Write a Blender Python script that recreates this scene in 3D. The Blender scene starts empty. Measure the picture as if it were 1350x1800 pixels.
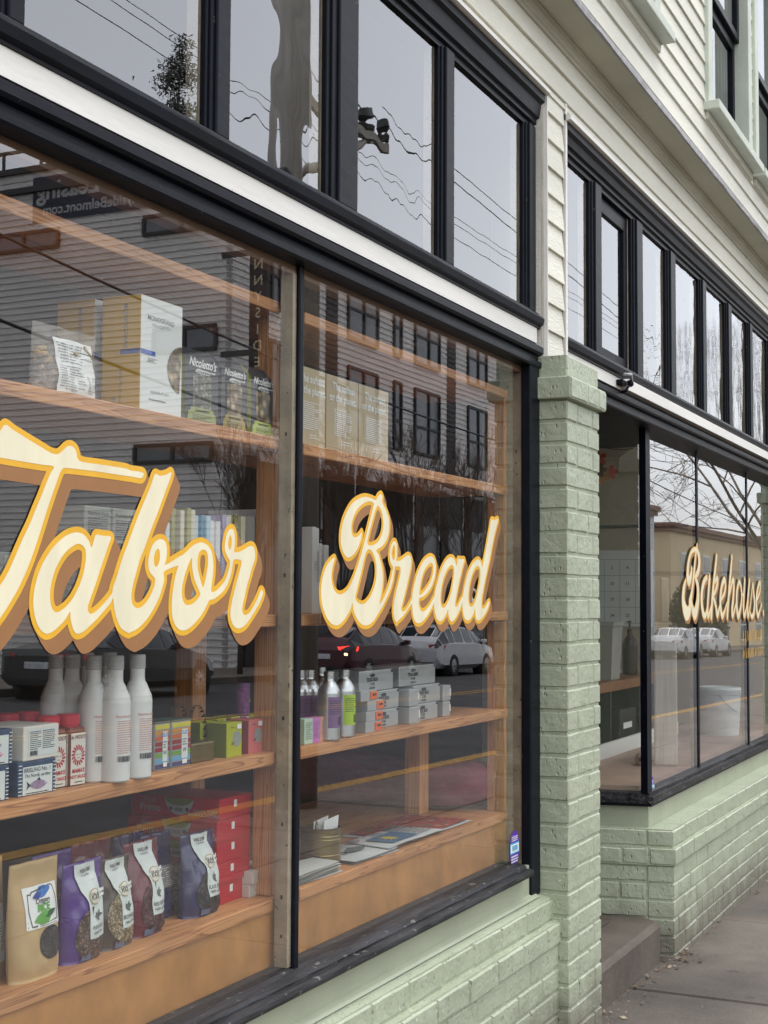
import bpy, bmesh, math, random
import numpy as np
from mathutils import Vector, Matrix
R = math.radians
random.seed(7)
scene = bpy.context.scene
# ------------------------------------------------------------ camera
CAM_H = 1.45
YAW, PITCH, ROLL = R(25.4), R(3.6), R(0.3)
FPX = 2496.0                                   # focal length in pixels of the 1350x1800 photograph
_f0 = Vector((math.cos(YAW), math.sin(YAW), 0)); _r0 = Vector((math.sin(YAW), -math.cos(YAW), 0)); _u0 = Vector((0, 0, 1))
CF = _f0*math.cos(PITCH) + _u0*math.sin(PITCH); _u = -_f0*math.sin(PITCH) + _u0*math.cos(PITCH)
CR = _r0*math.cos(ROLL) + _u*math.sin(ROLL); CU = -_r0*math.sin(ROLL) + _u*math.cos(ROLL)
cd = bpy.data.cameras.new('camera'); cam = bpy.data.objects.new('camera', cd); scene.collection.objects.link(cam)
cd.sensor_fit = 'AUTO'; cd.sensor_width = 36.0; cd.lens = FPX/1800*36.0
cd.clip_start = 0.05; cd.clip_end = 800
M = Matrix(((CR.x, CU.x, -CF.x, 0), (CR.y, CU.y, -CF.y, 0), (CR.z, CU.z, -CF.z, CAM_H), (0, 0, 0, 1)))
cam.matrix_world = M
scene.camera = cam
# ------------------------------------------------------------ sky, sun, exposure
w = bpy.data.worlds.new("World"); scene.world = w; w.use_nodes = True
nt = w.node_tree; nt.nodes.clear()
sky = nt.nodes.new('ShaderNodeTexSky'); sky.sky_type = 'NISHITA'; sky.sun_disc = False
SUN_EL, SUN_AZ = R(84), Vector((0.55, -0.84))
sky.sun_elevation = SUN_EL; sky.sun_rotation = math.atan2(SUN_AZ.x, SUN_AZ.y)
sky.air_density = 1.0; sky.dust_density = 2.0; sky.ozone_density = 1.0
hs = nt.nodes.new('ShaderNodeHueSaturation'); hs.inputs['Saturation'].default_value = 0.16
bg = nt.nodes.new('ShaderNodeBackground'); bg.inputs['Strength'].default_value = 0.15
wo = nt.nodes.new('ShaderNodeOutputWorld')
nt.links.new(sky.outputs[0], hs.inputs['Color']); nt.links.new(hs.outputs[0], bg.inputs['Color']); nt.links.new(bg.outputs[0], wo.inputs[0])
sl = bpy.data.lights.new('sun', 'SUN'); sl.energy = 0.6; sl.angle = R(60); sl.color = (1, 0.97, 0.93)
so = bpy.data.objects.new('sun', sl); scene.collection.objects.link(so)
_sd = Vector((SUN_AZ.x*math.cos(SUN_EL), SUN_AZ.y*math.cos(SUN_EL), math.sin(SUN_EL)))
so.rotation_euler = _sd.to_track_quat('Z', 'Y').to_euler()
scene.view_settings.view_transform = 'Standard'; scene.view_settings.look = 'None'
scene.view_settings.exposure = 1.62; scene.view_settings.gamma = 1
scene.cycles.max_bounces = 10; scene.cycles.transparent_max_bounces = 16; scene.cycles.glossy_bounces = 4; scene.cycles.diffuse_bounces = 4
scene.cycles.caustics_reflective = False; scene.cycles.caustics_refractive = False
scene.cycles.sample_clamp_indirect = 6
# ------------------------------------------------------------ helpers
def ray(px, py): return CF + CR*((px-675)/FPX) + CU*((900-py)/FPX)
def onY(px, py, y):
    d = ray(px, py); t = y/d.y; return (d.x*t, CAM_H + d.z*t)
def hexc(h):
    h = h.lstrip('#'); o = []
    for i in (0, 2, 4):
        c = int(h[i:i+2], 16)/255; o.append(c/12.92 if c <= 0.04045 else ((c+0.055)/1.055)**2.4)
    return tuple(o)
def gz(x): return 0.175 - 0.0173*x                # the pavement falls gently along the street
MATS = {}
def mat(name, col, rough=0.6, var=0.12, vscale=8.0, bump=0.0, bscale=40.0, metal=0.0, spec=0.5, stretch=None, detail=4, sheen=0, emit=None, alpha=None, coat=0, trans=0, wear=None):
    if name in MATS: return MATS[name]
    if isinstance(col, str): col = hexc(col)
    m = bpy.data.materials.new(name); m.use_nodes = True; n = m.node_tree; b = n.nodes['Principled BSDF']
    b.inputs['Roughness'].default_value = rough; b.inputs['Metallic'].default_value = metal
    b.inputs['Specular IOR Level'].default_value = spec
    tc = n.nodes.new('ShaderNodeTexCoord'); mp = n.nodes.new('ShaderNodeMapping')
    n.links.new(tc.outputs['Object'], mp.inputs[0])
    if stretch: mp.inputs['Scale'].default_value = stretch
    nz = n.nodes.new('ShaderNodeTexNoise'); nz.inputs['Scale'].default_value = vscale; nz.inputs['Detail'].default_value = detail
    n.links.new(mp.outputs[0], nz.inputs['Vector'])
    r = n.nodes.new('ShaderNodeMapRange'); r.inputs[1].default_value = 0.3; r.inputs[2].default_value = 0.7
    r.inputs[3].default_value = 1-var; r.inputs[4].default_value = 1+var
    n.links.new(nz.outputs['Fac'], r.inputs[0])
    mx = n.nodes.new('ShaderNodeMix'); mx.data_type = 'RGBA'; mx.blend_type = 'MULTIPLY'; mx.inputs[0].default_value = 1
    mx.inputs[6].default_value = (*col, 1); n.links.new(r.outputs[0], mx.inputs[7]); n.links.new(mx.outputs[2], b.inputs['Base Color'])
    if wear:
        wz = n.nodes.new('ShaderNodeTexNoise'); wz.inputs['Scale'].default_value = wear[1]; wz.inputs['Detail'].default_value = 4; n.links.new(tc.outputs['Object'], wz.inputs['Vector'])
        wr = n.nodes.new('ShaderNodeMapRange'); wr.inputs[1].default_value = wear[2]; wr.inputs[2].default_value = wear[2]+0.025; n.links.new(wz.outputs['Fac'], wr.inputs[0])
        wm = n.nodes.new('ShaderNodeMix'); wm.data_type = 'RGBA'; n.links.new(wr.outputs[0], wm.inputs[0]); n.links.new(mx.outputs[2], wm.inputs[6]); wm.inputs[7].default_value = (*wear[0], 1); n.links.new(wm.outputs[2], b.inputs['Base Color'])
    if bump:
        n2 = n.nodes.new('ShaderNodeTexNoise'); n2.inputs['Scale'].default_value = bscale; n2.inputs['Detail'].default_value = 5
        n.links.new(mp.outputs[0], n2.inputs['Vector'])
        bp = n.nodes.new('ShaderNodeBump'); bp.inputs['Strength'].default_value = bump; bp.inputs['Distance'].default_value = 0.01
        n.links.new(n2.outputs['Fac'], bp.inputs['Height']); n.links.new(bp.outputs[0], b.inputs['Normal'])
    if emit: b.inputs['Emission Color'].default_value = (*emit[0], 1); b.inputs['Emission Strength'].default_value = emit[1]
    if alpha is not None: b.inputs['Alpha'].default_value = alpha
    if coat: b.inputs['Coat Weight'].default_value = coat; b.inputs['Coat Roughness'].default_value = 0.08
    MATS[name] = m; m['_c'] = 1
    return m
def nodes_of(m): return m.node_tree, m.node_tree.nodes, m.node_tree.links
class MB:
    """collects shapes into one mesh with a material per face"""
    def __init__(s): s.v = []; s.f = []; s.m = []; s.mats = []; s.sm = []
    def mi(s, m):
        if m not in s.mats: s.mats.append(m)
        return s.mats.index(m)
    def add(s, vs, fs, m, smooth=False):
        o = len(s.v); s.v.extend([tuple(x) for x in vs]); i = s.mi(m)
        for f in fs: s.f.append(tuple(o+k for k in f)); s.m.append(i); s.sm.append(smooth)
    def box(s, x0, x1, y0, y1, z0, z1, m, skip=''):
        v = [(x0,y0,z0),(x1,y0,z0),(x1,y1,z0),(x0,y1,z0),(x0,y0,z1),(x1,y0,z1),(x1,y1,z1),(x0,y1,z1)]
        s.add(v, [(0,3,2,1),(4,5,6,7),(0,1,5,4),(1,2,6,5),(2,3,7,6),(3,0,4,7)], m)
    def bbox(s, x0, x1, y0, y1, z0, z1, m, b=0.003):
        """box with chamfered edges"""
        bm = bmesh.new(); bmesh.ops.create_cube(bm, size=1)
        for v in bm.verts: v.co = Vector(((x0+x1)/2+v.co.x*(x1-x0), (y0+y1)/2+v.co.y*(y1-y0), (z0+z1)/2+v.co.z*(z1-z0)))
        bb = min(b, 0.45*min(x1-x0, y1-y0, z1-z0))
        bmesh.ops.bevel(bm, geom=bm.edges[:], offset=bb, segments=2, affect='EDGES', profile=0.5)
        bm.verts.index_update(); s.add([v.co[:] for v in bm.verts], [[v.index for v in f.verts] for f in bm.faces], m); bm.free()
    def extr(s, prof, x0, x1, m, smooth=False):
        """profile of (y,z) points extruded along X; closed, capped"""
        n = len(prof); v = [(x0, y, z) for y, z in prof] + [(x1, y, z) for y, z in prof]
        f = [(i, (i+1) % n, n+(i+1) % n, n+i) for i in range(n)]
        s.add(v, f, m, smooth); s.add(v, [tuple(range(n))[::-1], tuple(range(n, 2*n))], m)
    def prism(s, pts, z0, z1, m):
        n = len(pts); v = [(x, y, z0) for x, y in pts] + [(x, y, z1) for x, y in pts]
        s.add(v, [(i, (i+1) % n, n+(i+1) % n, n+i) for i in range(n)] + [tuple(range(n))[::-1], tuple(range(n, 2*n))], m)
    def lathe(s, prof, m, cx=0, cy=0, n=28, smooth=True, mats=None):
        """prof: list of (r,z)"""
        v = []; 
        for r, z in prof:
            for k in range(n): a = 2*math.pi*k/n; v.append((cx+r*math.cos(a), cy+r*math.sin(a), z))
        for i in range(len(prof)-1):
            mm = mats[i] if mats else m
            s.add([v[i*n+k] for k in range(n)] + [v[(i+1)*n+k] for k in range(n)], [(k, (k+1) % n, n+(k+1) % n, n+k) for k in range(n)], mm, smooth)
    def tube(s, pts, r, m, n=8, smooth=True, cap=True):
        pts = [Vector(p) for p in pts]; rr = r if isinstance(r, (list, tuple)) else [r]*len(pts); vs = []
        prev = None
        for i, p in enumerate(pts):
            d = (pts[min(i+1, len(pts)-1)] - pts[max(i-1, 0)]).normalized()
            if prev is None:
                a = d.orthogonal().normalized()
            else:
                a = (prev - d*prev.dot(d)); a = a.normalized() if a.length > 1e-6 else d.orthogonal().normalized()
            prev = a; b = d.cross(a)
            for k in range(n): t = 2*math.pi*k/n; vs.append(p + a*(rr[i]*math.cos(t)) + b*(rr[i]*math.sin(t)))
        f = [(i*n+k, i*n+(k+1) % n, (i+1)*n+(k+1) % n, (i+1)*n+k) for i in range(len(pts)-1) for k in range(n)]
        if cap: f += [tuple(range(n))[::-1], tuple(range((len(pts)-1)*n, len(pts)*n))]
        s.add(vs, f, m, smooth)
    def cyl(s, p0, p1, r, m, n=16): s.tube([p0, p1], r, m, n, True)
    def quad(s, a, b, c, d, m): s.add([a, b, c, d], [(0, 1, 2, 3)], m)
    def build(s, name, parent=None, merge=False):
        me = bpy.data.meshes.new(name); me.from_pydata(s.v, [], s.f)
        for m in s.mats: me.materials.append(m)
        me.polygons.foreach_set('material_index', s.m); me.polygons.foreach_set('use_smooth', s.sm)
        me.update()
        o = bpy.data.objects.new(name, me); scene.collection.objects.link(o)
        if parent is not None: o.parent = parent
        return o
def tag(o, label=None, cat=None, group=None, kind=None):
    if label: o['label'] = label
    if cat: o['category'] = cat
    if group: o['group'] = group
    if kind: o['kind'] = kind
    return o
def thing(name, label, cat, loc=(0, 0, 0), rz=0, group=None):
    o = bpy.data.objects.new(name, None); scene.collection.objects.link(o); o.empty_display_size = 0.05
    o.location = loc; o.rotation_euler = (0, 0, rz); return tag(o, label, cat, group)
def copy_tree(o, parent=None):
    c = o.copy(); scene.collection.objects.link(c)
    if parent is not None: c.parent = parent
    for ch in [k for k in o.children]: copy_tree(ch, c)
    return c
# ---- decals on a surface S(x, z, off) -> point
def flatS(y=0.0): return lambda x, z, o: (x, y-o, z)
def sideS(x0): return lambda y, z, o: (x0-o, -y, z)             # left face of a box (seen from -X): local x runs from back to front
def topS(z0): return lambda x, y, o: (x, y, z0+o)
def cylS(r, cx=0, cy=0): return lambda x, z, o: (cx+(r+o)*math.sin(x/r), cy-(r+o)*math.cos(x/r), z)
def d_rect(mb, S, x0, x1, z0, z1, m, off=0.0006, nx=1, nz=1):
    v = [S(x0+(x1-x0)*i/nx, z0+(z1-z0)*j/nz, off) for j in range(nz+1) for i in range(nx+1)]
    mb.add(v, [(j*(nx+1)+i, j*(nx+1)+i+1, (j+1)*(nx+1)+i+1, (j+1)*(nx+1)+i) for j in range(nz) for i in range(nx)], m, nx > 1)
def d_poly(mb, S, pts, m, off=0.0008, nr=4):
    cx = sum(p[0] for p in pts)/len(pts); cz = sum(p[1] for p in pts)/len(pts); n = len(pts); v = []; f = []
    for r in range(nr):
        k = 1-r/nr; v += [S(cx+(p[0]-cx)*k, cz+(p[1]-cz)*k, off) for p in pts]
        if r: f += [((r-1)*n+i, (r-1)*n+(i+1) % n, r*n+(i+1) % n, r*n+i) for i in range(n)]
    v.append(S(cx, cz, off)); f += [((nr-1)*n+i, (nr-1)*n+(i+1) % n, nr*n) for i in range(n)]
    mb.add(v, f, m)
def ell(cx, cz, a, b, n=28, t0=0, t1=2*math.pi): return [(cx+a*math.cos(t0+(t1-t0)*k/n), cz+b*math.sin(t0+(t1-t0)*k/n)) for k in range(n)]
_tx = {}
def text_geo(s, bold=0.0, shear=0.0, space=1.0):
    k = (s, bold, shear, space)
    if k not in _tx:
        c = bpy.data.curves.new('t', 'FONT'); c.body = s; c.size = 1; c.offset = bold; c.shear = shear; c.space_character = space
        c.align_x = 'CENTER'; c.resolution_u = 3; o = bpy.data.objects.new('t', c)
        scene.collection.objects.link(o); dg = bpy.context.evaluated_depsgraph_get(); e = o.evaluated_get(dg); me = e.to_mesh()
        _tx[k] = ([(v.co.x, v.co.y) for v in me.vertices], [tuple(p.vertices) for p in me.polygons])
        e.to_mesh_clear(); bpy.data.objects.remove(o); bpy.data.curves.remove(c)
    return _tx[k]
def d_text(mb, S, s, x, z, size, m, off=0.0011, bold=0.01, shear=0, sx=1.0, rot=0, space=1.0):
    vs, fs = text_geo(s, bold, shear, space); ca, sa = math.cos(rot), math.sin(rot)
    v = [S(x+(a*sx*ca-b*sa)*size, z+(a*sx*sa+b*ca)*size, off) for a, b in vs]
    mb.add(v, fs, m)
def d_lines(mb, S, x0, x1, z0, z1, n, m, off=0.001, seed=1, fill=0.45):
    rg = random.Random(seed); h = (z1-z0)/n
    for i in range(n):
        z = z1-(i+0.75)*h; x = x0; L = x1-(x1-x0)*rg.choice([0, 0.02, 0.06, 0.3])
        while x < L-0.001:
            wd = (x1-x0)*rg.uniform(0.04, 0.16); xe = min(x+wd, L)
            d_rect(mb, S, x, xe, z, z+h*fill, m, off); x = xe+(x1-x0)*0.02
def d_bars(mb, S, x0, x1, z0, z1, m, off=0.0012, seed=3):
    rg = random.Random(seed); x = x0
    while x < x1: wd = (x1-x0)*rg.choice([.015, .03, .05]); d_rect(mb, S, x, min(x+wd, x1), z0, z1, m, off); x += wd+(x1-x0)*rg.choice([.015, .03])
def crom(p, n=5, closed=True):
    p = [np.array(q, float) for q in p]; N = len(p); out = []
    for i in range(N if closed else N-1):
        a, b, c, d = (p[(i-1) % N] if closed or i > 0 else p[i]), p[i], p[(i+1) % N], (p[(i+2) % N] if closed or i+2 < N else p[(i+1) % N])
        for k in range(n):
            t = k/n; out.append(0.5*((2*b)+(-a+c)*t+(2*a-5*b+4*c-d)*t*t+(-a+3*b-3*c+d)*t**3))
    if not closed: out.append(p[-1])
    return out
# ------------------------------------------------------------ materials
def wood_mat(name, c1, c2, c3, axis='x', rough=0.5, scale=1.0):
    m = bpy.data.materials.new(name); m.use_nodes = True; n, N, L = nodes_of(m); b = N['Principled BSDF']; b.inputs['Roughness'].default_value = rough
    tc = N.new('ShaderNodeTexCoord'); mp = N.new('ShaderNodeMapping'); L.new(tc.outputs['Object'], mp.inputs[0])
    s = {'x': (0.45, 11, 11), 'z': (11, 11, 0.45), 'y': (11, 0.45, 11)}[axis]; mp.inputs['Scale'].default_value = [k*scale for k in s]
    nz = N.new('ShaderNodeTexNoise'); nz.inputs['Scale'].default_value = 2.2; nz.inputs['Detail'].default_value = 3; nz.inputs['Distortion'].default_value = 0.25
    L.new(mp.outputs[0], nz.inputs['Vector'])
    ml = N.new('ShaderNodeMath'); ml.operation = 'MULTIPLY'; ml.inputs[1].default_value = 16; L.new(nz.outputs['Fac'], ml.inputs[0])
    sn = N.new('ShaderNodeMath'); sn.operation = 'FRACT'; L.new(ml.outputs[0], sn.inputs[0])
    cr = N.new('ShaderNodeValToRGB'); cr.color_ramp.elements[0].color = (*c1, 1); cr.color_ramp.elements[1].color = (*c2, 1)
    e = cr.color_ramp.elements.new(0.62); e.color = (*c1, 1); e2 = cr.color_ramp.elements.new(0.9); e2.color = (*c3, 1)
    cr.color_ramp.elements[-1].position = 1.0
    L.new(sn.outputs[0], cr.inputs[0])
    n2 = N.new('ShaderNodeTexNoise'); n2.inputs['Scale'].default_value = 3; L.new(tc.outputs['Object'], n2.inputs['Vector'])
    r = N.new('ShaderNodeMapRange'); r.inputs[1].default_value = 0.3; r.inputs[2].default_value = 0.7; r.inputs[3].default_value = 0.8; r.inputs[4].default_value = 1.2; L.new(n2.outputs['Fac'], r.inputs[0])
    mx = N.new('ShaderNodeMix'); mx.data_type = 'RGBA'; mx.blend_type = 'MULTIPLY'; mx.inputs[0].default_value = 1
    L.new(cr.outputs[0], mx.inputs[6]); L.new(r.outputs[0], mx.inputs[7]); L.new(mx.outputs[2], b.inputs['Base Color'])
    bp = N.new('ShaderNodeBump'); bp.inputs['Strength'].default_value = 0.25; bp.inputs['Distance'].default_value = 0.002; L.new(sn.outputs[0], bp.inputs['Height']); L.new(bp.outputs[0], b.inputs['Normal'])
    return m
FIR = wood_mat('fir_wood', (0.56, 0.265, 0.105), (0.50, 0.22, 0.085), (0.30, 0.115, 0.045))
FIRZ = wood_mat('fir_upright', (0.52, 0.25, 0.10), (0.47, 0.21, 0.08), (0.31, 0.125, 0.045), 'z')
PLY = mat('plywood', (0.49, 0.225, 0.068), 0.45, 0.24, 11, 0.08, 60, detail=10, stretch=(0.9, 1, 0.7))
BLACK = mat('black_paint', (0.0045, 0.006, 0.011), 0.42, 0.3, 12, 0.12, 30, spec=0.13, stretch=(0.4, 1, 1), wear=((0.10, 0.095, 0.085), 55, 0.715))
BLACKW = mat('weathered_black_sill', (0.022, 0.022, 0.025), 0.5, 0.75, 40, 0.8, 70, spec=0.25, stretch=(0.12, 1, 1), wear=((0.13, 0.125, 0.115), 45, 0.645))
WHITE = mat('white_paint', (0.78, 0.765, 0.72), 0.5, 0.07, 7, 0.14, 50, stretch=(0.2, 1, 1), wear=((0.30, 0.27, 0.23), 60, 0.735))
def siding_mat(name, c, dirt=0.12):
    m = mat(name, c, 0.55, dirt, 2.5, 0.35, 90, stretch=(0.35, 1, 2), wear=((0.36, 0.33, 0.26), 38, 0.755)); return m
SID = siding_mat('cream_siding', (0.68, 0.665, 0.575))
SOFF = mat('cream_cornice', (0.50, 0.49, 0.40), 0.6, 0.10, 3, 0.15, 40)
GUT = mat('grey_flashing', (0.33, 0.33, 0.35), 0.5, 0.25, 25, 0.3, 30)
PALE = mat('pale_green_trim', (0.50, 0.54, 0.46), 0.5, 0.08, 6, 0.15, 40)
TAN = mat('tan_stop', (0.36, 0.30, 0.215), 0.6, 0.28, 14, 0.4, 40, wear=((0.08, 0.065, 0.045), 70, 0.68))
TAPE = mat('brownish_flashing', (0.33, 0.30, 0.27), 0.5, 0.2, 8, 0.1)
def brick_mat():
    m = bpy.data.materials.new('sage_painted_brick'); m.use_nodes = True; n, N, L = nodes_of(m); b = N['Principled BSDF']; b.inputs['Roughness'].default_value = 0.42
    tc = N.new('ShaderNodeTexCoord'); geo = N.new('ShaderNodeNewGeometry')
    nz = N.new('ShaderNodeTexNoise'); nz.inputs['Scale'].default_value = 5; nz.inputs['Detail'].default_value = 6; L.new(tc.outputs['Object'], nz.inputs['Vector'])
    r1 = N.new('ShaderNodeValToRGB'); r1.color_ramp.elements[0].position = 0.3; r1.color_ramp.elements[1].position = 0.7
    r1.color_ramp.elements[0].color = (0.335, 0.372, 0.272, 1); r1.color_ramp.elements[1].color = (0.408, 0.446, 0.332, 1); L.new(nz.outputs['Fac'], r1.inputs[0])
    # dirt splashed up from the pavement
    sp = N.new('ShaderNodeSeparateXYZ'); L.new(geo.outputs['Position'], sp.inputs[0])
    ad = N.new('ShaderNodeMath'); ad.operation = 'MULTIPLY_ADD'; ad.inputs[1].default_value = 0.0173; L.new(sp.outputs['X'], ad.inputs[0]); L.new(sp.outputs['Z'], ad.inputs[2])
    nd = N.new('ShaderNodeTexNoise'); nd.inputs['Scale'].default_value = 9; nd.inputs['Detail'].default_value = 6; L.new(tc.outputs['Object'], nd.inputs['Vector'])
    a2 = N.new('ShaderNodeMath'); a2.operation = 'MULTIPLY_ADD'; a2.inputs[1].default_value = -0.30; L.new(nd.outputs['Fac'], a2.inputs[0]); L.new(ad.outputs[0], a2.inputs[2])
    mr = N.new('ShaderNodeMapRange'); mr.inputs[1].default_value = 0.06; mr.inputs[2].default_value = 0.27; mr.inputs[3].default_value = 0.8; mr.inputs[4].default_value = 0.0; L.new(a2.outputs[0], mr.inputs[0])
    mx = N.new('ShaderNodeMix'); mx.data_type = 'RGBA'; L.new(mr.outputs[0], mx.inputs[0]); L.new(r1.outputs[0], mx.inputs[6]); mx.inputs[7].default_value = (0.115, 0.095, 0.075, 1)
    wz = N.new('ShaderNodeTexNoise'); wz.inputs['Scale'].default_value = 75; wz.inputs['Detail'].default_value = 3; L.new(tc.outputs['Object'], wz.inputs['Vector'])
    wr = N.new('ShaderNodeMapRange'); wr.inputs[1].default_value = 0.69; wr.inputs[2].default_value = 0.72; L.new(wz.outputs['Fac'], wr.inputs[0])
    wm = N.new('ShaderNodeMix'); wm.data_type = 'RGBA'; L.new(wr.outputs[0], wm.inputs[0]); L.new(mx.outputs[2], wm.inputs[6]); wm.inputs[7].default_value = (0.62, 0.64, 0.55, 1)
    L.new(wm.outputs[2], b.inputs['Base Color'])
    # wire-cut scratches and pits under the paint
    mp = N.new('ShaderNodeMapping'); mp.inputs['Rotation'].default_value = (0.5, 0.6, 0.7); mp.inputs['Scale'].default_value = (1, 1, 0.45); L.new(tc.outputs['Object'], mp.inputs[0])
    vo = N.new('ShaderNodeTexVoronoi'); vo.inputs['Scale'].default_value = 85; vo.inputs['Randomness'].default_value = 1; L.new(mp.outputs[0], vo.inputs['Vector'])
    pr = N.new('ShaderNodeMapRange'); pr.inputs[1].default_value = 0.0; pr.inputs[2].default_value = 0.30; L.new(vo.outputs['Distance'], pr.inputs[0])
    sel = N.new('ShaderNodeSeparateColor'); L.new(vo.outputs['Color'], sel.inputs[0])
    gt = N.new('ShaderNodeMath'); gt.operation = 'GREATER_THAN'; gt.inputs[1].default_value = 0.52; L.new(sel.outputs[0], gt.inputs[0])
    om = N.new('ShaderNodeMath'); om.operation = 'SUBTRACT'; om.inputs[0].default_value = 1; L.new(pr.outputs[0], om.inputs[1])
    pit = N.new('ShaderNodeMath'); pit.operation = 'MULTIPLY'; L.new(om.outputs[0], pit.inputs[0]); L.new(gt.outputs[0], pit.inputs[1])
    n3 = N.new('ShaderNodeTexNoise'); n3.inputs['Scale'].default_value = 28; n3.inputs['Detail'].default_value = 6; n3.inputs['Roughness'].default_value = 0.6; L.new(tc.outputs['Object'], n3.inputs['Vector'])
    hh = N.new('ShaderNodeMath'); hh.operation = 'MULTIPLY_ADD'; hh.inputs[1].default_value = -0.8; L.new(pit.outputs[0], hh.inputs[0]); L.new(n3.outputs['Fac'], hh.inputs[2])
    bp = N.new('ShaderNodeBump'); bp.inputs['Strength'].default_value = 0.8; bp.inputs['Distance'].default_value = 0.0075; L.new(hh.outputs[0], bp.inputs['Height']); L.new(bp.outputs[0], b.inputs['Normal'])
    return m
BRICK = brick_mat()
SAGE = mat('sage_painted_board', (0.345, 0.372, 0.275), 0.5, 0.08, 6, 0.2, 30)
def glass_mat(name, ior=1.9, wav=0.0, wscale=6, stretch=(1, 1, 1), tint=(0.94, 0.96, 0.95)):
    m = bpy.data.materials.new(name); m.use_nodes = True; n, N, L = nodes_of(m); N.remove(N['Principled BSDF']); out = N['Material Output']
    g = N.new('ShaderNodeBsdfGlossy'); g.inputs['Roughness'].default_value = 0.0; g.inputs['Color'].default_value = (0.95, 0.96, 1, 1)
    t = N.new('ShaderNodeBsdfTransparent'); t.inputs['Color'].default_value = (*tint, 1)
    geo = N.new('ShaderNodeNewGeometry'); io = N.new('ShaderNodeMapRange'); io.inputs[3].default_value = ior; io.inputs[4].default_value = 1/ior; L.new(geo.outputs['Backfacing'], io.inputs[0])
    f = N.new('ShaderNodeFresnel'); L.new(io.outputs[0], f.inputs['IOR'])
    mx = N.new('ShaderNodeMixShader'); L.new(f.outputs[0], mx.inputs[0]); L.new(t.outputs[0], mx.inputs[1]); L.new(g.outputs[0], mx.inputs[2]); L.new(mx.outputs[0], out.inputs[0])
    if wav:
        tc = N.new('ShaderNodeTexCoord'); mp = N.new('ShaderNodeMapping'); mp.inputs['Scale'].default_value = stretch; L.new(tc.outputs['Object'], mp.inputs[0])
        nz = N.new('ShaderNodeTexNoise'); nz.inputs['Scale'].default_value = wscale; nz.inputs['Detail'].default_value = 2; L.new(mp.outputs[0], nz.inputs['Vector'])
        bp = N.new('ShaderNodeBump'); bp.inputs['Strength'].default_value = 1.0; bp.inputs['Distance'].default_value = wav; L.new(nz.outputs['Fac'], bp.inputs['Height']); L.new(bp.outputs[0], g.inputs['Normal'])
    return m
GLASS = glass_mat('plate_glass', 2.2, 0.00007, 2.0)
BGLASS = glass_mat('bakehouse_glass', 2.75, 0.00006, 2.0)
OLDG = glass_mat('old_wavy_glass', 2.5, 0.0019, 3.4, (1, 1, 0.75))
OLDF = glass_mat('old_flat_glass', 2.45, 0.00015, 3.0)
RAIN = glass_mat('old_rippled_glass', 2.8, 0.004, 9.0, (1, 1, 0.4))
UPG = glass_mat('upstairs_glass', 2.3)
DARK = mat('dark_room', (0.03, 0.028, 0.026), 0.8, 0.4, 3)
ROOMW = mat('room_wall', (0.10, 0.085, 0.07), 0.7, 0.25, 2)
INK = mat('black_ink', (0.02, 0.02, 0.022), 0.5, 0.1)
PAPER = mat('white_paper', (0.80, 0.80, 0.77), 0.6, 0.04)
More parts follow.
